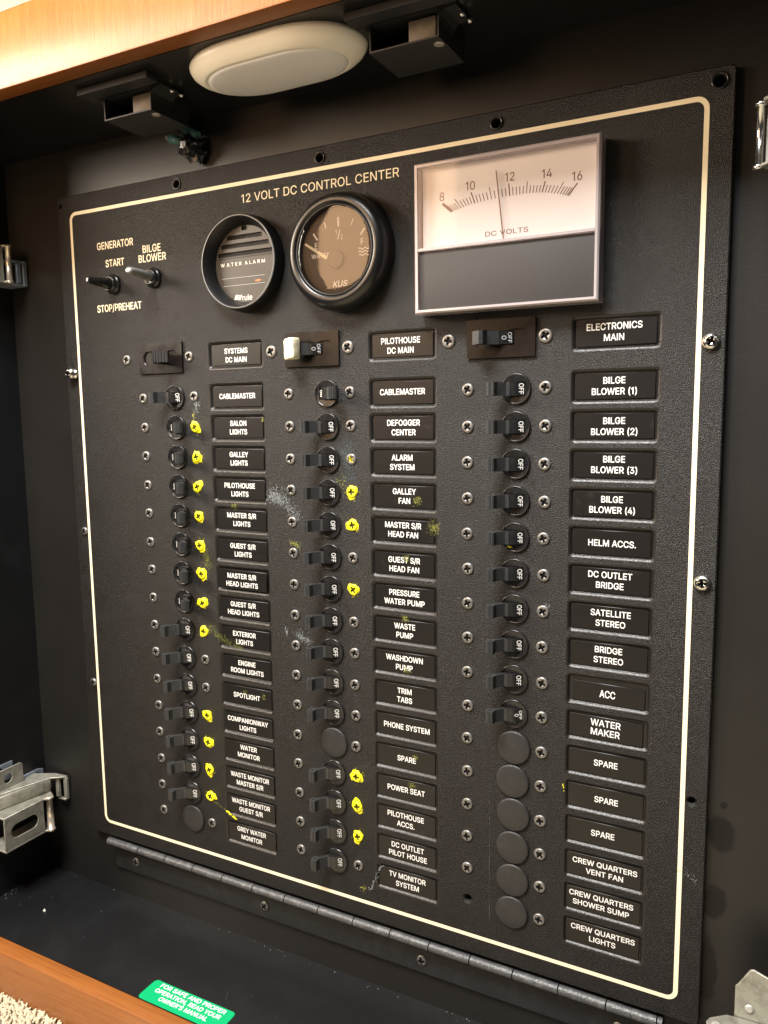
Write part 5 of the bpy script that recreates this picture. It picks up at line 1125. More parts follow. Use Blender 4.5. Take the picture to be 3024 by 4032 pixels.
for c in range(3):
    st = 1 if c else -1
    labs = ('main breaker with ribbed lever thrown right beside SYSTEMS DC MAIN', 'main breaker with lever wrapped in cream tape beside PILOTHOUSE DC MAIN', 'main breaker with bare ribbed lever thrown left beside ELECTRONICS MAIN')
    s = thing('main_breaker', labs[c], 'main breaker', L(MX[c], MZ, 0), 'rectangular main breakers')
    b = MB()
    db = dogbone()
    ox = (rrect(-0.955, 0.955, -0.51, 0.51, 0.02, 2))
    pts, tris = cdt(ox, [db])
    ids = b.add([(p[0], p[1], 0.075) for p in pts])
    for t in tris:
        b.face([ids[k] for k in t])
    b.loft([[(p[0], p[1], -0.001) for p in ox], [(p[0], p[1], 0.075) for p in ox]], 0)
    b.loft([[(p[0], p[1], 0.075) for p in db], [(p[0], p[1], 0.012) for p in db]], 0, True, cap1=True)
    b.box(-0.955, -0.75, -0.004, 0.004, 0.0755, 0.0775)
    b.box(0.79, 0.93, -0.004, 0.004, 0.0755, 0.0775)
    b.build('cover_plate', 'cover', s, bevel=0.0)
    b = MB()
    b.prism(mirror([(-0.34, 0.014), (0.36, 0.014), (0.35, 0.05), (0.06, 0.16), (-0.1, 0.17), (-0.34, 0.06)], st), 'u', -0.165, 0.165)
    rk = b.build('rocker', 'black', s, bevel=0.01, seg=1)
    b = MB()
    poly = [(0.02, 0.16), (-0.10, 0.15), (-0.40, 0.34), (-0.66, 0.38)]
    n = 9
    for k in range(n + 1):
        q = Vector((-0.67, 0.42)).lerp(Vector((-0.36, 0.70)), k / n)
        nn = Vector((-0.67, 0.72)).normalized() * (0.014 if k % 2 else 0.0)
        poly.append((q.x + nn.x, q.y + nn.y))
    poly += [(-0.28, 0.66), (-0.26, 0.40), (0.0, 0.20)]
    b.prism(mirror(poly, st), 'u', -0.175, 0.175)
    b.build('lever', 'lever', s)
    if c:
        b = MB()
        p0, p1 = Vector((0.35, 0.05)), Vector((0.06, 0.16))
        dr = (p1 - p0).normalized()
        nn = Vector((-dr.y, dr.x))
        nn = nn if nn.y > 0 else -nn
        for tx, f, cp, wd in (('OFF', 0.28, 0.10, 0.27), ('O', 0.78, 0.12, 0.10)):
            q0 = p0.lerp(p1, f)
            text(b, tx, 0, 0, 0, cp, width=wd, wt='R', fn=lambda a, b2: (q0.x - dr.x * b2 + nn.x * 0.004, -a, q0.y - dr.y * b2 + nn.y * 0.004))
        b.build('lettering', 'grey_print', rk, fix=False)
    if c == 1:
        b = MB()
        base = [(-0.40, 0.28), (-0.72, 0.34), (-0.75, 0.42), (-0.37, 0.76), (-0.22, 0.72), (-0.18, 0.42)]
        loops = []
        for u, g in ((-0.30, 0.90), (-0.26, 1.0), (-0.1, 1.03), (0.08, 1.0), (0.24, 1.04), (0.30, 0.95)):
            cx, cy = -0.45, 0.5
            loops.append([(cx + (p[0] - cx) * g + random.uniform(-.012, .012), u + random.uniform(-.02, .02), cy + (p[1] - cy) * g + random.uniform(-.012, .012)) for p in base])
        b.loft(loops, 0, False, True, True)
        b.build('tape_wrap', 'tape', s, bevel=0.02)

# ------------------------------------------------------------------ toggle switches
for x, z, up, lab, silver in ((3.50, -1.235, 0.0, 'black bat toggle switch under START', False), (5.36, -1.29, 0.09, 'toggle switch with grey lever under BILGE BLOWER', True)):
    s = thing('toggle_switch', lab, 'toggle switch', L(x, z, 0), 'toggle switches at the top left')
    b = MB()
    b.lathe([(0.34, 0.0), (0.34, 0.06), (0.31, 0.12), (0.285, 0.12), (0.28, 0.17), (0.24, 0.26), (0.20, 0.27), (0.16, 0.18)], (0, 0), 32, 0, cap1=True)
    b.build('collar', 'black', s)
    b = MB()
    loops = []
    for h, rx, ru in ((0.12, 0.15, 0.15), (0.22, 0.15, 0.15), (0.34, 0.155, 0.16), (0.6, 0.15, 0.14), (0.95, 0.16, 0.125), (1.12, 0.16, 0.105), (1.17, 0.11, 0.06)):
        k = h / 1.17
        if not silver:
            rx *= (1.35 - 0.95 * k)
            ru *= (1.35 - 0.35 * k)
        loops.append([(rx * cos(2 * pi * q / 16), up * k + ru * sin(2 * pi * q / 16), h) for q in range(16)])
    b.loft(loops, 0, True, True, True)
    b.build('lever', 'silver' if silver else 'black', s)

# ------------------------------------------------------------------ water alarm
s = thing('water_alarm', 'round black water alarm with slotted grille and deep flared bezel', 'water alarm', L(9.20, -1.37, 0))
ax, az = 9.20, -1.37
b = MB()
b.lathe([(1.45, 0.0), (1.47, 0.06), (1.43, 0.30), (1.405, 0.44), (1.38, 0.47), (1.35, 0.45), (1.26, 0.26), (1.17, 0.10), (1.165, 0.03)], (0, 0), 72, 0)
b.build('bezel', 'bezel2', s)
b = MB()
b.lathe([(1.405, 0.445), (1.385, 0.475), (1.362, 0.470)], (0, 0), 72, 0)
b.build('rim_edge', 'rim', s)
b = MB()
fc = circ(0, 0, 1.17, 56)
slots = []
for (lx, lz, rx, rz) in ((8.45, -2.455, 9.98, -2.445), (8.20, -2.205, 10.2, -2.195), (8.07, -1.955, 10.31, -1.945), (8.02, -1.705, 10.36, -1.695)):
    x0, x1 = lx - ax, rx - ax
    zc = -((lz + rz) / 2 - az)
    h = 0.068
    lim = math.sqrt(max(0.01, 1.12 ** 2 - (abs(zc) + h) ** 2))
    x0, x1 = max(x0, -lim), min(x1, lim)
    slots.append(rrect(x0, x1, zc - h, zc + h, 0.02, 1))
pts, tris = cdt(fc, slots)
ids = b.add([(p[0], p[1], 0.05) for p in pts])
for t in tris:
    b.face([ids[k] for k in t])
for sl in slots:
    b.loft([[(p[0], p[1], 0.05) for p in sl], [(p[0], p[1], -0.10) for p in sl]], 1, False, cap1=True)
b.build('face_grille', ['gface2', 'dark'], s)
b = MB()
text(b, 'WATER ALARM', -0.10, -(-1.395 - az), 0.058, 0.105, width=1.72, wt='B', spacing=1.5)
b.build('lettering', 'gwhite', s, fix=False)
b = MB()
b.box(-1.13, 1.13, 0.205, 0.225, 0.0505, 0.052)
b.build('face_step', 'dark', s)
b = MB()
b.box(-0.93, 0.73, 0.385 - 0.785, 0.397 - 0.785, 0.055, 0.058)
b.box(-0.90, 0.73, 0.155 - 0.785, 0.167 - 0.785, 0.052, 0.058)
b.build('window_lines', 'grey_print', s)
b = MB()
b.loft([[(0.48 + 0.13 * cos(t * pi / 8), -0.54 + 0.035 * sin(t * pi / 8), 0.056) for t in range(16)], [(0.48 + 0.11 * cos(t * pi / 8), -0.54 + 0.025 * sin(t * pi / 8), 0.062) for t in range(16)]], 0, True, cap1=True)
b.build('painted_glint', 'orange_glint', s)  # small oval patch that paints the orange glint
b = MB()
text(b, 'rule', 0.045, -1.02, 0.058, 0.17, width=0.38, wt='R')
for k in range(3):
    y = -0.94 - k * 0.052
    wv_ = []
    for q in range(9):
        f = q / 8
        wv_.append((-0.42 + 0.02 * -k + f * 0.26, y + 0.02 * sin(f * 2 * pi) + 0.02 * f, 0.058))
    b.loft([wv_, [(p[0], p[1] - 0.030, 0.058) for p in wv_]], 0, closed=False)
b.build('logo', 'gwhite', s, fix=False)

# ------------------------------------------------------------------ water level gauge
gx, gz = 12.74, -1.33
s = thing('water_gauge', 'round water level gauge with glossy black bezel and needle near E', 'gauge', L(gx, gz, 0))
b = MB()
b.lathe([(1.66, 0.0), (1.68, 0.10), (1.67, 0.28), (1.62, 0.45), (1.54, 0.57), (1.44, 0.63), (1.34, 0.64), (1.28, 0.60), (1.255, 0.54)], (0, 0), 80, 0)
b.build('bezel', 'bezel', s)
b = MB()
b.lathe([(1.275, 0.555), (1.255, 0.60), (1.225, 0.60), (1.215, 0.55)], (0, 0), 80, 0)
b.build('inner_ring', 'satin', s)
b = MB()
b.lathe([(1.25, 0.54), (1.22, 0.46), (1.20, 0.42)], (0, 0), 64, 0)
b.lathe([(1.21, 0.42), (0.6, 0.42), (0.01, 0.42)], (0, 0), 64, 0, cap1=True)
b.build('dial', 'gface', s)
b = MB()
TK = [((11.97, -1.88), (12.11, -1.69), .05), ((12.35, -2.16), (12.41, -1.99), .03), ((12.82, -2.25), (12.82, -1.99), .055), ((13.31, -2.15), (13.24, -1.98), .03), ((13.67, -1.85), (13.54, -1.69), .05)]
for p, q, wd in TK:
    p = Vector((p[0] - gx, -(p[1] - gz)))
    q = Vector((q[0] - gx, -(q[1] - gz)))
    nn = Vector((-(q - p).y, (q - p).x)).normalized() * wd / 2
    b.face(b.add([(a.x, a.y, 0.426) for a in (p + nn, q + nn, q - nn, p - nn)]))
text(b, 'E', 12.06 - gx, 1.53 + gz, 0.426, 0.17, xs=0.85, wt='B')
text(b, 'F', 13.59 - gx, 1.50 + gz, 0.426, 0.17, xs=0.85, wt='B')
text(b, '1', 12.74 - gx, 1.85 + gz, 0.426, 0.13, xs=0.8, wt='R')
text(b, '2', 12.92 - gx, 1.70 + gz, 0.426, 0.13, xs=0.8, wt='R')
text(b, '/', 12.83 - gx, 1.78 + gz, 0.426, 0.22, xs=1.0, wt='R')
text(b, 'WATER', 12.21 - gx, 1.245 + gz, 0.426, 0.125, width=0.64, wt='B')
text(b, 'KUS', 12.85 - gx, 0.405 + gz, 0.426, 0.165, width=0.46, wt='B', shear=0.22)
for k in range(3):
    y = 1.32 - k * 0.085 + gz
    wl = []
    for q in range(17):
        f = q / 16
        wl.append((13.47 - gx + f * 0.34, y + 0.022 * sin(f * 4 * pi), 0.426))
    b.loft([wl, [(p[0], p[1] - 0.028, 0.426) for p in wl]], 0, closed=False)
b.build('dial_print', 'gwhite', s, fix=False)
b = MB()
p, q = Vector((11.72 - gx, 1.61 + gz)), Vector((12.46 - gx, 1.14 + gz))
nn = Vector((-(q - p).y, (q - p).x)).normalized()
b.prism([(p + nn * .03)[:], (q + nn * .05)[:], (q - nn * .05)[:], (p - nn * .03)[:]], 'd', 0.475, 0.49)
b.build('needle', 'cream', s)
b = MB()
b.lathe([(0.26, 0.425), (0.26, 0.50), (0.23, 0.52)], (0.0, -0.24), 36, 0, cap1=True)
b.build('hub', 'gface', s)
b = MB()
b.lathe([(1.235, 0.565), (1.15, 0.578), (0.8, 0.585), (0.4, 0.589), (0.01, 0.590)], (0, 0), 64, 0, cap1=True)
b.build('glass', 'gauge_glass', s)

# ------------------------------------------------------------------ DC voltmeter
vx0, vx1, vz0, vz1 = 15.27, 20.22, -3.27, 0.64
vcx, vcz = (vx0 + vx1) / 2, (vz0 + vz1) / 2
s = thing('voltmeter', 'large clear cased voltmeter with pale dial above a dark lower half', 'voltmeter', L(vcx, vcz, 0))
X = lambda x: x - vcx
Y = lambda z: vcz - z
b = MB()
b.box(X(vx0) + 0.12, X(vx1) - 0.08, Y(vz1) + 0.10, Y(vz0) - 0.10, 0.0, 0.24)
b.build('body', 'meterblk', s)
b = MB()
b.box(X(15.42), X(20.10), Y(-1.06), Y(-3.17), 0.24, 0.30)
b.build('dial', 'dial', s)
b = MB()
b.box(X(15.40), X(20.13), Y(0.54), Y(-1.0), 0.24, 0.47)
b.build('lower_cover', 'meterblk', s, bevel=0.02)
# clear acrylic frame: outer ring, mid bar
b = MB()
def ring(o0, o1, o2, o3, w_, d0, d1, bev):
    a = [(o0, o2), (o1, o2), (o1, o3), (o0, o3)]
    i = [(o0 + w_, o2 + w_), (o1 - w_, o2 + w_), (o1 - w_, o3 - w_), (o0 + w_, o3 - w_)]
    a2 = [(o0 + bev, o2 + bev), (o1 - bev, o2 + bev), (o1 - bev, o3 - bev), (o0 + bev, o3 - bev)]
    lo = [[(p[0], p[1], d0) for p in i], [(p[0], p[1], d0) for p in a], [(p[0], p[1], d1 - bev) for p in a], [(p[0], p[1], d1) for p in a2], [(p[0], p[1], d1) for p in i], [(p[0], p[1], d0) for p in i]]
    b.loft(lo, 0)
ring(X(vx0), X(vx1), Y(vz1), Y(vz0), 0.10, 0.02, 0.56, 0.04)
b.build('clear_frame', 'acrylic', s)
b = MB()
b.box(X(vx0) + 0.10, X(vx1) - 0.10, Y(-1.0), Y(-1.085), 0.30, 0.55)
b.build('clear_bar', 'acrylic', s, bevel=0.015, seg=1)
b = MB()
b.box(X(vx0) + 0.10, X(vx1) - 0.10, Y(-1.085), Y(vz0) - 0.10, 0.515, 0.54)
b.build('pane', 'meter_glass', s)
b = MB()
outer = [(16.0, -2.23), (16.81, -2.41), (17.84, -2.49), (18.80, -2.41), (19.61, -2.25)]
inner = [(16.27, -1.99), (16.92, -2.12), (17.87, -2.18), (18.72, -2.15), (19.39, -1.98)]


def crom(pts, t):
    i = min(int(t), len(pts) - 2)
    f = t - i
    p = [Vector(pts[max(0, min(len(pts) - 1, i + k))]) for k in (-1, 0, 1, 2)]
    return 0.5 * ((2 * p[1]) + (p[2] - p[0]) * f + (2 * p[0] - 5 * p[1] + 4 * p[2] - p[3]) * f * f + (3 * p[1] - p[0] - 3 * p[2] + p[3]) * f ** 3)


for k in range(41):
    t = k / 10
    o_, i_ = crom(outer, t), crom(inner, t)
    if k % 5:
        o_ = i_.lerp(o_, 0.66)
    wd = 0.032 if k % 10 == 0 else 0.022
    if k == 0:
        wd = 0.07
    nn = Vector((-(i_ - o_).y, (i_ - o_).x)).normalized() * wd / 2
    b.face(b.add([(X(a.x), Y(a.y), 0.303) for a in (o_ + nn, i_ + nn, i_ - nn, o_ - nn)]))
for tx, (x, z) in zip(('8', '10', '12', '14', '16'), ((15.98, -2.41), (16.79, -2.58), (17.87, -2.65), (18.84, -2.59), (19.60, -2.42))):
    text(b, tx, X(x), Y(z), 0.303, 0.215, xs=0.9, wt='R')
text(b, 'DC VOLTS', X(17.79), Y(-1.30), 0.303, 0.125, width=1.16, wt='R')
b.build('dial_print', 'dialink', s, fix=False)
b = MB()
p, q = Vector((X(17.53), Y(-2.83))), Vector((X(17.74), Y(-1.07)))
nn = Vector((-(q - p).y, (q - p).x)).normalized() * 0.014
b.prism([(p + nn)[:], (q + nn)[:], (q - nn)[:], (p - nn)[:]], 'd', 0.38, 0.39)
b.build('needle', 'dialink', s)

# ------------------------------------------------------------------ piano hinge
s = thing('piano_hinge', 'long dark piano hinge along the bottom edge of the panel', 'hinge', L(12, 19.58, 0))
hx = 1.77 - 12
xe = 22.22 - 12
k = 0
while hx < xe - 0.05:
    w_ = 0.94 if k == 0 else 0.668
    x1 = min(hx + w_, xe)
    b = MB()
    g = 0.024 if k % 2 else 0.004
    r = 0.138
    b.lathe([(r, hx + (0.004 if k % 2 else 0.012)), (r, x1 - g)], (0.0, 0.10), 24, 0, cap0=True, cap1=True, axis='x')
    b.build('knuckle', 'hinge', s, crisp=True)
    hx = x1
    k += 1
b = MB()
b.box(1.83 - 12, 22.2 - 12, -1.15, -0.10, -0.248, -0.12)
b.box(1.83 - 12, 22.2 - 12, -0.10, 0.0, -0.248, -0.02)
b.build('lower_leaf', 'leaf', s, bevel=0.02)
for x, z, lab in ((2.95, 20.27, 'bright screw under the left end of the long hinge'), (9.0, 20.27, 'bright screw in the hinge leaf below the left name plates'), (15.03, 20.30, 'pale screw in the hinge leaf below the middle name plates'), (21.05, 20.3, 'screw at the right end of the hinge leaf near the bottom')):
    q = thing('hinge_screw', lab, 'screw', L(x, z, -0.12), 'screws along the hinge leaf')
    h = link('screw_head', EPD, q)
    h.scale = (1.12, 0.8, 1.12)
    h.rotation_euler = (0, random.random() * pi, 0)

# ------------------------------------------------------------------ ceiling lamp (switched off)
s = thing('dome_lamp', 'oblong cream dome lamp, unlit, under the top of the recess', 'lamp', L(12.1, ZT, 2.25))
def stadium(hl, r, n=24):
    """oblong outline: elliptical ends joined by a short straight"""
    pts = []
    for sg in (0, 1):
        for k in range(n + 1):
            t = -pi / 2 + pi * k / n + pi * sg
            c_ = cos(t)
            pts.append(((-hl if sg else hl) + r * 1.55 * math.copysign(abs(c_) ** 0.9, c_), r * sin(t)))
    return pts
b = MB()
prof = [(1.28, 0.0), (1.32, -0.08), (1.31, -0.16), (1.26, -0.27), (1.17, -0.37), (1.05, -0.45), (0.99, -0.478), (0.97, -0.462)]
b.loft([[(p[0], h, p[1]) for p in stadium(0.58, r)] for r, h in prof], 0, True)
b.build('housing', 'lampbody', s)
b = MB()
prof = [(0.975, -0.455), (0.965, -0.485), (0.88, -0.515), (0.6, -0.56), (0.3, -0.58), (0.1, -0.585)]
b.loft([[(p[0], h, p[1]) for p in stadium(0.57 - 0.1 * (1 - r), r)] for r, h in prof], 0, True, cap1=True)
b.build('diffuser', 'lens', s)

# ------------------------------------------------------------------ push catches under the ceiling
for cx, lab in ((7.0, 'black plastic door catch left of the dome lamp'), (15.95, 'black plastic door catch right of the dome lamp')):
    s = thing('door_catch', lab, 'door catch', L(cx, ZT, 2.5), 'black door catches under the ceiling')
    b = MB()
    hx, h0, h1, wl = 0.92, -0.69, 0.17 - 0.30, 0.04
    # hollow mouth: four walls, open to the front
    b.box(-hx, hx, h0, h0 + wl, -1.6, 0.0)
    b.box(-hx, -hx + wl, h0 + wl, -0.002, -1.6, 0.0)
    b.box(hx - wl, hx, h0 + wl, -0.002, -1.6, 0.0)
    b.box(-hx + wl, hx - wl, h0 + wl, -0.002, -1.6, -1.5)
    b.box(-hx + wl, hx - wl, -0.06, -0.002, -1.5, 0.0)
    # flange ears
    for sg in (-1, 1):
        pl = [(sg * hx, -0.012), (sg * (hx + 0.42), -0.012), (sg * (hx + 0.42), -0.075), (sg * (hx + 0.14), -0.11), (sg * (hx + 0.03), -0.22), (sg * hx, -0.35)]
        b.prism(pl, 'd', -0.9, -0.01)
    b.build('case', 'catch', s)
    b = MB()
    b.box(0.05, hx - wl - 0.10, h0 + wl + 0.01, -0.10, -0.60, -0.16)
    b.build('roller', 'roller', s, bevel=0.05)
    b = MB()
    b.lathe([(0.13, h0 - 0.002), (0.13, h0 - 0.02), (0.09, h0 - 0.035)], (0.78, -0.35), 20, 0, axis='u', cap1=True)
    b.build('rivet', 'rivet', s)
    b = MB()
    b.box(-1.2, 1.5, -0.19, -0.004, 0.30, 0.75)
    b.build('spacer_block', 'catch', s, bevel=0.015, seg=1)
    b = MB()
    for (x, y, d) in ((1.32, -0.12, -0.45), (1.40, -0.16, -0.75)):
        b.lathe([(0.085, y + 0.02), (0.085, y - 0.02), (0.06, y - 0.05), (0.02, y - 0.06)], (x, d), 16, 0, axis='u', cap1=True)
    b.build('fixing_screw', 'chrome', s)

# black plug with two teal crimp terminals on the back wall
s = thing('wire_connector', 'black cable plug with two teal crimp terminals above the panel', 'connector', L(7.30, -5.1, BK))
b = MB()
random.seed(5)
loops = []
for h, r in ((0.0, 0.33), (0.10, 0.42), (0.16, 0.30), (0.26, 0.40), (0.36, 0.44), (0.42, 0.30), (0.52, 0.36), (0.62, 0.24), (0.66, 0.32), (0.74, 0.16)):
    loops.append([((r * random.uniform(.72, 1.22)) * cos(2 * pi * k / 18), (r * random.uniform(.72, 1.22)) * sin(2 * pi * k / 18) * 0.92, h + random.uniform(-.05, .05)) for k in range(18)])
b.loft(loops, 0, False, cap1=True)
b.build('plug_body', 'black', s)


def tube(b, p, q, r0, r1, n=12, m=0):
    p, q = Vector(p), Vector(q)
    ax_ = (q - p).normalized()
    a = ax_.orthogonal().normalized()
    c_ = ax_.cross(a)
    b.loft([[p + (a * cos(2 * pi * k / n) + c_ * sin(2 * pi * k / n)) * r0 for k in range(n)], [q + (a * cos(2 * pi * k / n) + c_ * sin(2 * pi * k / n)) * r1 for k in range(n)]], m, True, True, True)


for p, q in (((-0.35, 0.24, 0.35), (-0.85, 0.42, 0.35)), ((0.30, 0.30, 0.42), (-0.20, 0.62, 0.38))):
    b = MB()
    tube(b, p, q, 0.13, 0.15)
    b.build('terminal_sleeve', 'teal', s)
    b = MB()
    d = (Vector(q) - Vector(p)).normalized()
    tube(b, Vector(q) - d * 0.02, Vector(q) + d * 0.22, 0.12, 0.05 if p[0] < 0 else 0.14, 8)
    b.build('crimp', 'oldmetal', s)


# ------------------------------------------------------------------ draw latches on the side walls
def slotplate(x, d0, d1, u0, u1, th):
    """upright plate parallel to the side wall, with an oblong slot"""
    b = MB()
    cu, cd_ = (u0 + u1) / 2, (d0 + d1) / 2
    hl = (d1 - d0) * 0.19
    sl = []
    for k in range(9):
        t = -pi / 2 + pi * k / 8
        sl.append((cu + 0.27 * sin(t), cd_ + hl + 0.27 * cos(t)))
    for k in range(9):
        t = pi / 2 + pi * k / 8
        sl.append((cu + 0.27 * sin(t), cd_ - hl + 0.27 * cos(t)))
    b.prism([(u0, d0), (u0, d1), (u1, d1), (u1, d0)], 'x', x - th, x, holes=[sl])
    return b


def pin(b, x, d, u0, u1, r=0.11, cap=0.15):
    b.lathe([(cap, u0 - 0.10), (cap, u0), (r, u0 + 0.004), (r, u1 - 0.004), (cap, u1), (cap, u1 + 0.08), (cap * 0.6, u1 + 0.10)], (x, d), 20, 0, axis='u', cap0=True, cap1=True)


def latch(loc, lab, mir=1):
    s = thing('draw_latch', lab, 'draw latch', loc, 'steel draw latches on the side walls')
    # local origin on the wall, at pin height middle; x away from the wall
    b = slotplate(1.22, 0.88, 2.62, -0.62, 0.62, 0.06)
    b.build('slotted_plate', 'steel', s, bevel=0.012, seg=1)
    b = MB()
    b.prism([(0.10, 0.45), (0.95, 0.30), (1.37, 0.50), (1.34, 0.78), (1.22, 0.86), (1.22, 2.62), (0.10, 2.62)], 'u', 0.62, 0.69)
    b.build('channel_flange', 'steel', s, bevel=0.01, seg=1)
    b = MB()
    b.prism([(0.10, 0.45), (0.95, 0.30), (1.37, 0.50), (1.34, 0.78), (1.22, 0.86), (1.22, 2.62), (0.10, 2.62)], 'u', -0.69, -0.62)
    b.build('channel_flange', 'steel', s, bevel=0.01, seg=1)
    b = MB()
    pin(b, 1.27, 0.64, -0.60, 0.62, 0.125, 0.16)
    b.build('pin', 'nickel', s)
    b = MB()
    b.prism([(0.02, 0.3), (0.80, -0.10), (1.42, -0.16), (1.42, -0.05), (0.95, 0.3), (0.3, 2.4), (0.02, 2.4)], 'u', 1.20, 1.26)
    b.prism([(0.02, 0.3), (0.70, -0.02), (0.95, 0.3), (0.50, 2.4), (0.02, 2.4)], 'u', 0.72, 1.199)
    b.box(1.28, 1.45, 0.30, 1.199, -0.17, -0.05)
    b.box(0.98, 1.14, 0.40, 1.199, -0.04, 0.08)
    b.box(1.0, 1.40, 0.27, 0.34, -0.10, 0.02)
    b.build('keeper_bracket', 'steel', s, bevel=0.01, seg=1)
    b = MB()
    b.prism([(0.98, -0.12), (0.98, 0.80), (1.38, 0.80), (1.38, 0.12), (1.30, -0.12)], 'x', 0.004, 0.05, holes=[circ(1.16, 0.18, 0.10, 12)])
    b.build('screw_tab', 'bluezinc', s, bevel=0.008, seg=1)
    b = MB()
    b.prism([(1.1, 0.95), (1.98, 0.95), (2.06, 1.03), (2.06, 2.4), (1.1, 2.4)], 'x', 0.17, 0.24, holes=[circ(1.66, 1.62, 0.19, 14)])
    b.build('mounting_flange', 'steel', s, bevel=0.01, seg=1)
    b = MB()
    b.prism([(1.5, 1.25), (2.20, 1.25), (2.20, 2.5), (1.5, 2.5)], 'x', 0.004, 0.06, holes=[circ(1.95, 1.85, 0.16, 12)])
    b.build('backing_plate', 'bluezinc', s, bevel=0.01, seg=1)
    if mir < 0:
        for ch in s.children:
            pass
    return s


latch(L(XL, 18.82, 0), 'large steel draw latch with slotted plate low on the left wall')
# upper left latch: only its pin and keeper reach into view
s = thing('draw_latch', 'small bright latch pin and keeper high on the left wall', 'draw latch', L(XL, -2.28, 0), 'steel draw latches on the side walls')
b = MB()
pin(b, 0.86, 0.50, -0.58, 0.60, 0.10, 0.14)
b.build('pin', 'nickel', s)
b = slotplate(0.80, 0.66, 2.4, -0.60, 0.60, 0.06)
b.build('slotted_plate', 'steel', s, bevel=0.012, seg=1)
b = MB()
pl = [(0.1, 0.36), (0.86, 0.34), (1.0, 0.5), (0.92, 0.66), (0.80, 0.70), (0.80, 2.4), (0.10, 2.4)]
b.prism(pl, 'u', 0.60, 0.67)
b.build('channel_flange', 'steel', s, bevel=0.01, seg=1)
b = MB()
b.prism(pl, 'u', -0.67, -0.60)
b.build('channel_flange', 'steel', s, bevel=0.01, seg=1)
b = MB()
b.box(0.82, 0.92, -0.62, 0.10, 0.04, 0.22)
b.box(0.85, 0.95, -0.70, 0.20, -0.20, -0.04)
b.box(0.01, 0.90, 0.12, 0.20, -0.18, 0.40)
b.box(0.01, 0.90, -0.72, -0.64, -0.18, 0.40)
b.build('keeper_bracket', 'bluezinc', s, bevel=0.012, seg=1)
# upper right latch
s = thing('draw_latch', 'bright latch pin cut off by the upper right photo edge', 'draw latch', L(23.72, -2.30, 1.5), 'steel draw latches on the side walls')
b = MB()
pin(b, 0, 0, -0.56, 0.60, 0.075, 0.12)
b.build('pin', 'chrome', s)
b = MB()
b.prism([(0.05, 0.0), (0.9, -0.5), (2.17, -0.5), (2.17, 0.9), (0.4, 0.6), (0.05, 0.25)], 'u', 0.62, 0.69)
b.prism([(0.05, 0.0), (0.9, -0.5), (2.17, -0.5), (2.17, 0.9), (0.4, 0.6), (0.05, 0.25)], 'u', -0.66, -0.60)
b.prism([(0.70, 0.12), (0.35, 0.14), (-0.30, 0.20), (-0.60, 0.16), (-0.60, 1.6), (0.95, 1.6), (0.95, 0.4)], 'd', -0.02, 0.03) if False else b.prism([(0.11, -0.60), (0.11, 0.55), (0.55, 1.15), (2.0, 1.15), (2.0, -0.60)], 'd', -0.12, -0.06)
b.build('channel', 'steel', s, bevel=0.01, seg=1)
# lower right latch: two flat tapered plates
s = thing('draw_latch', 'pale steel latch plates with rivets at the lower right corner', 'draw latch', L(24.0, 17.6, 1.0), 'steel draw latches on the side walls')
b = MB()
b.prism([(-0.03, -1.6), (-0.03, 0.37), (0.02, 0.42), (0.28, 0.88), (0.36, 0.91), (0.95, 0.70), (1.85, 0.70), (1.85, -1.6)], 'd', -0.06, 0.0)
b.build('upright_plate', 'steel', s, bevel=0.012, seg=1)
b = MB()
b.prism([(-0.62, 0.50), (-0.55, 0.33), (-0.20, 0.05), (0.1, 0.02), (1.85, 0.02), (1.85, 1.6), (-0.2, 1.6), (-0.5, 0.9)], 'u', -0.48, -0.41)
b.build('flat_plate', 'steel', s, bevel=0.02, seg=2)
b = MB()
b.lathe([(0.11, 0.0), (0.10, 0.03), (0.06, 0.045)], (0.30, -0.12), 20, 0, cap1=True)
b.build('rivet', 'rivet', s)
b = MB()
b.lathe([(0.12, -0.41), (0.11, -0.38), (0.06, -0.365)], (-0.38, 0.52), 20, 0, cap1=True, axis='u')
b.build('rivet', 'rivet', s)

# ------------------------------------------------------------------ green sticker on the shelf
s = thing('green_sticker', 'green sticker with white safe operation notice on the black shelf', 'sticker', L(8.36, 21.83, 3.27))
b = MB()
rp = rrect(-1.66, 1.66, -0.44, 0.44, 0.14, 6)
b.loft([[(p[0], 0.004, -p[1]) for p in rp], [(p[0], 0.012, -p[1]) for p in rp]], 0, cap1=True)
b.build('backing', 'green', s)
b = MB()
for ln, y, wd, x in (('FOR SAFE AND PROPER', 0.30, 2.66, 0.02), ('OPERATION, READ YOUR', 0.06, 2.66, 0.0), ("OWNER'S MANUAL", -0.18, 1.96, 0.03)):
    text(b, ln, 0, 0, 0, 0.165, width=wd, wt='B', fn=lambda a, c_, x=x, y=y: (x + a, 0.014, -(y + c_)))
b.build('lettering', 'white', s, fix=False)

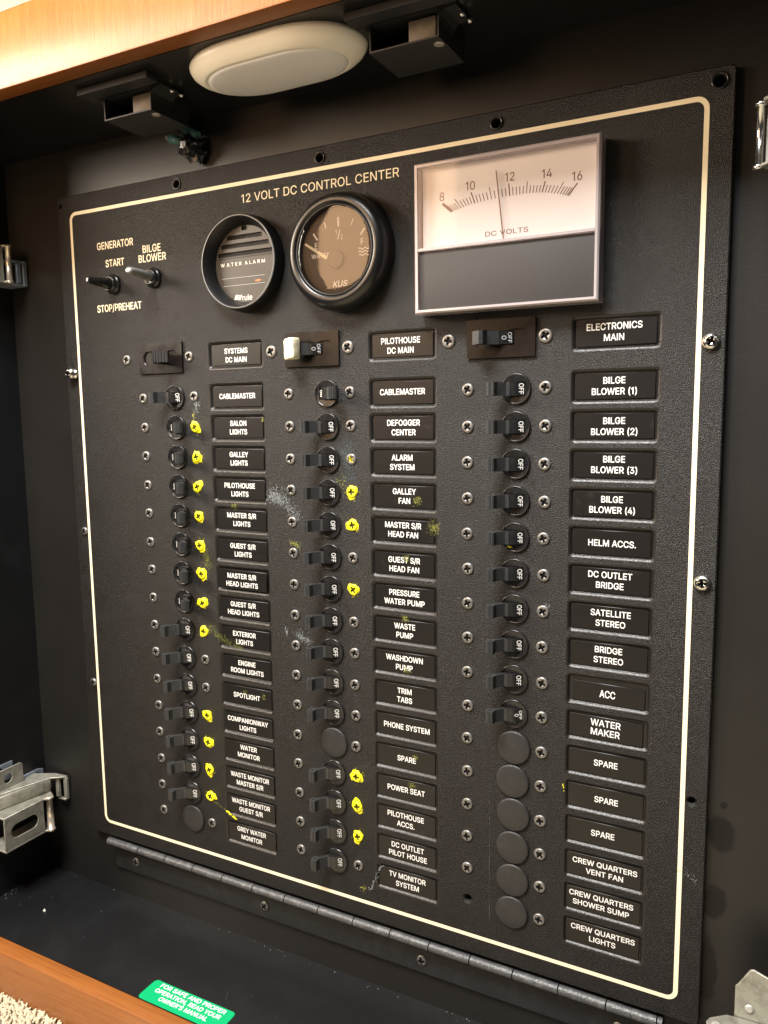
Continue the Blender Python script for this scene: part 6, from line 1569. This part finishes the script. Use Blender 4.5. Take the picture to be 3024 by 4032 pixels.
# ------------------------------------------------------------------ dust and crumbs on the shelf, carpet
random.seed(11)
b = MB()
def crumb(x, d, r, h=1.0):
    t0 = random.random() * 6.28
    lp = [(x + r * cos(t0 + k * 1.05) * random.uniform(.6, 1.1), 0.002, d + r * sin(t0 + k * 1.05) * random.uniform(.6, 1.1)) for k in range(6)]
    i = b.add(lp)
    tpi = b.add([(x + r * .2, 0.002 + r * h, d)])[0]
    for k in range(6):
        b.face((i[k], i[(k + 1) % 6], tpi))
crumb(0.25, 2.0, 0.07, 1.4)
for _ in range(34):
    crumb(random.uniform(-1.9, 20), BK + abs(random.gauss(0, 0.12)) + 0.04, random.uniform(0.005, 0.013))
for _ in range(30):
    crumb(XL + abs(random.gauss(0, 0.3)) + 0.04, random.uniform(-0.1, 2.2), random.uniform(0.005, 0.013))
for _ in range(34):
    crumb(random.uniform(-1.6, 17), random.uniform(0, 3.6), random.uniform(0.004, 0.010))
for x, d, l, a in ((9.2, 2.2, 0.5, 0.9), (9.1, 2.7, 0.25, 0.2), (8.1, 2.75, 0.2, 1.4), (-1.4, 0.35, 0.18, 0.3)):
    c0, s0 = cos(a), sin(a)
    prev = None
    for k in range(9):
        f = k / 8
        q = (x + c0 * l * f - s0 * 0.08 * sin(f * 3), d + s0 * l * f + c0 * 0.08 * sin(f * 3))
        if prev:
            b.face(b.add([(prev[0], 0.004, prev[1]), (q[0], 0.004, q[1]), (q[0] + 0.008, 0.012, q[1] + 0.008), (prev[0] + 0.008, 0.012, prev[1] + 0.008)]))
        prev = q
o = b.build('dust_crumbs', 'lint', fix=False)
o['kind'] = 'stuff'

o = MB()
o.box(-3.6, 34, U(26.6), U(23.6), FR + 0.002, 48)
struct(o.build('carpet_base', 'carpet'))
b = MB()
u0 = U(23.75)
for _ in range(3200):
    x, d = random.uniform(-3.4, 6.0), FR + 0.02 + abs(random.random()) ** 1.3 * 3.4
    if x > 5.2 - (d - FR) * 0.3:
        continue
    h = random.uniform(0.30, 0.46)
    if random.random() < 0.03:
        h += 0.15
    r = random.uniform(0.042, 0.066)
    a = random.random() * 6.28
    ln_ = random.uniform(0.08, 0.26)
    lx, ld = cos(a) * ln_, sin(a) * ln_ * 0.8 + 0.04
    n = 6
    loops = []
    for f, rr in ((0, 0.8), (0.3, 1.15), (0.6, 1.0), (0.85, 1.1), (1.0, 0.55)):
        tw = f * 3.2
        loops.append([(x + lx * f * f + r * rr * cos(2 * pi * k / n + tw) * (1.3 if k % 3 else 0.8), u0 + h * f, max(FR + 0.005, d + ld * f * f + r * rr * sin(2 * pi * k / n + tw) * (1.3 if k % 3 else 0.8))) for k in range(n)])
    b.loft(loops, 0, True, cap1=True)
o = b.build('carpet_pile', 'carpet', fix=False)
o['kind'] = 'stuff'
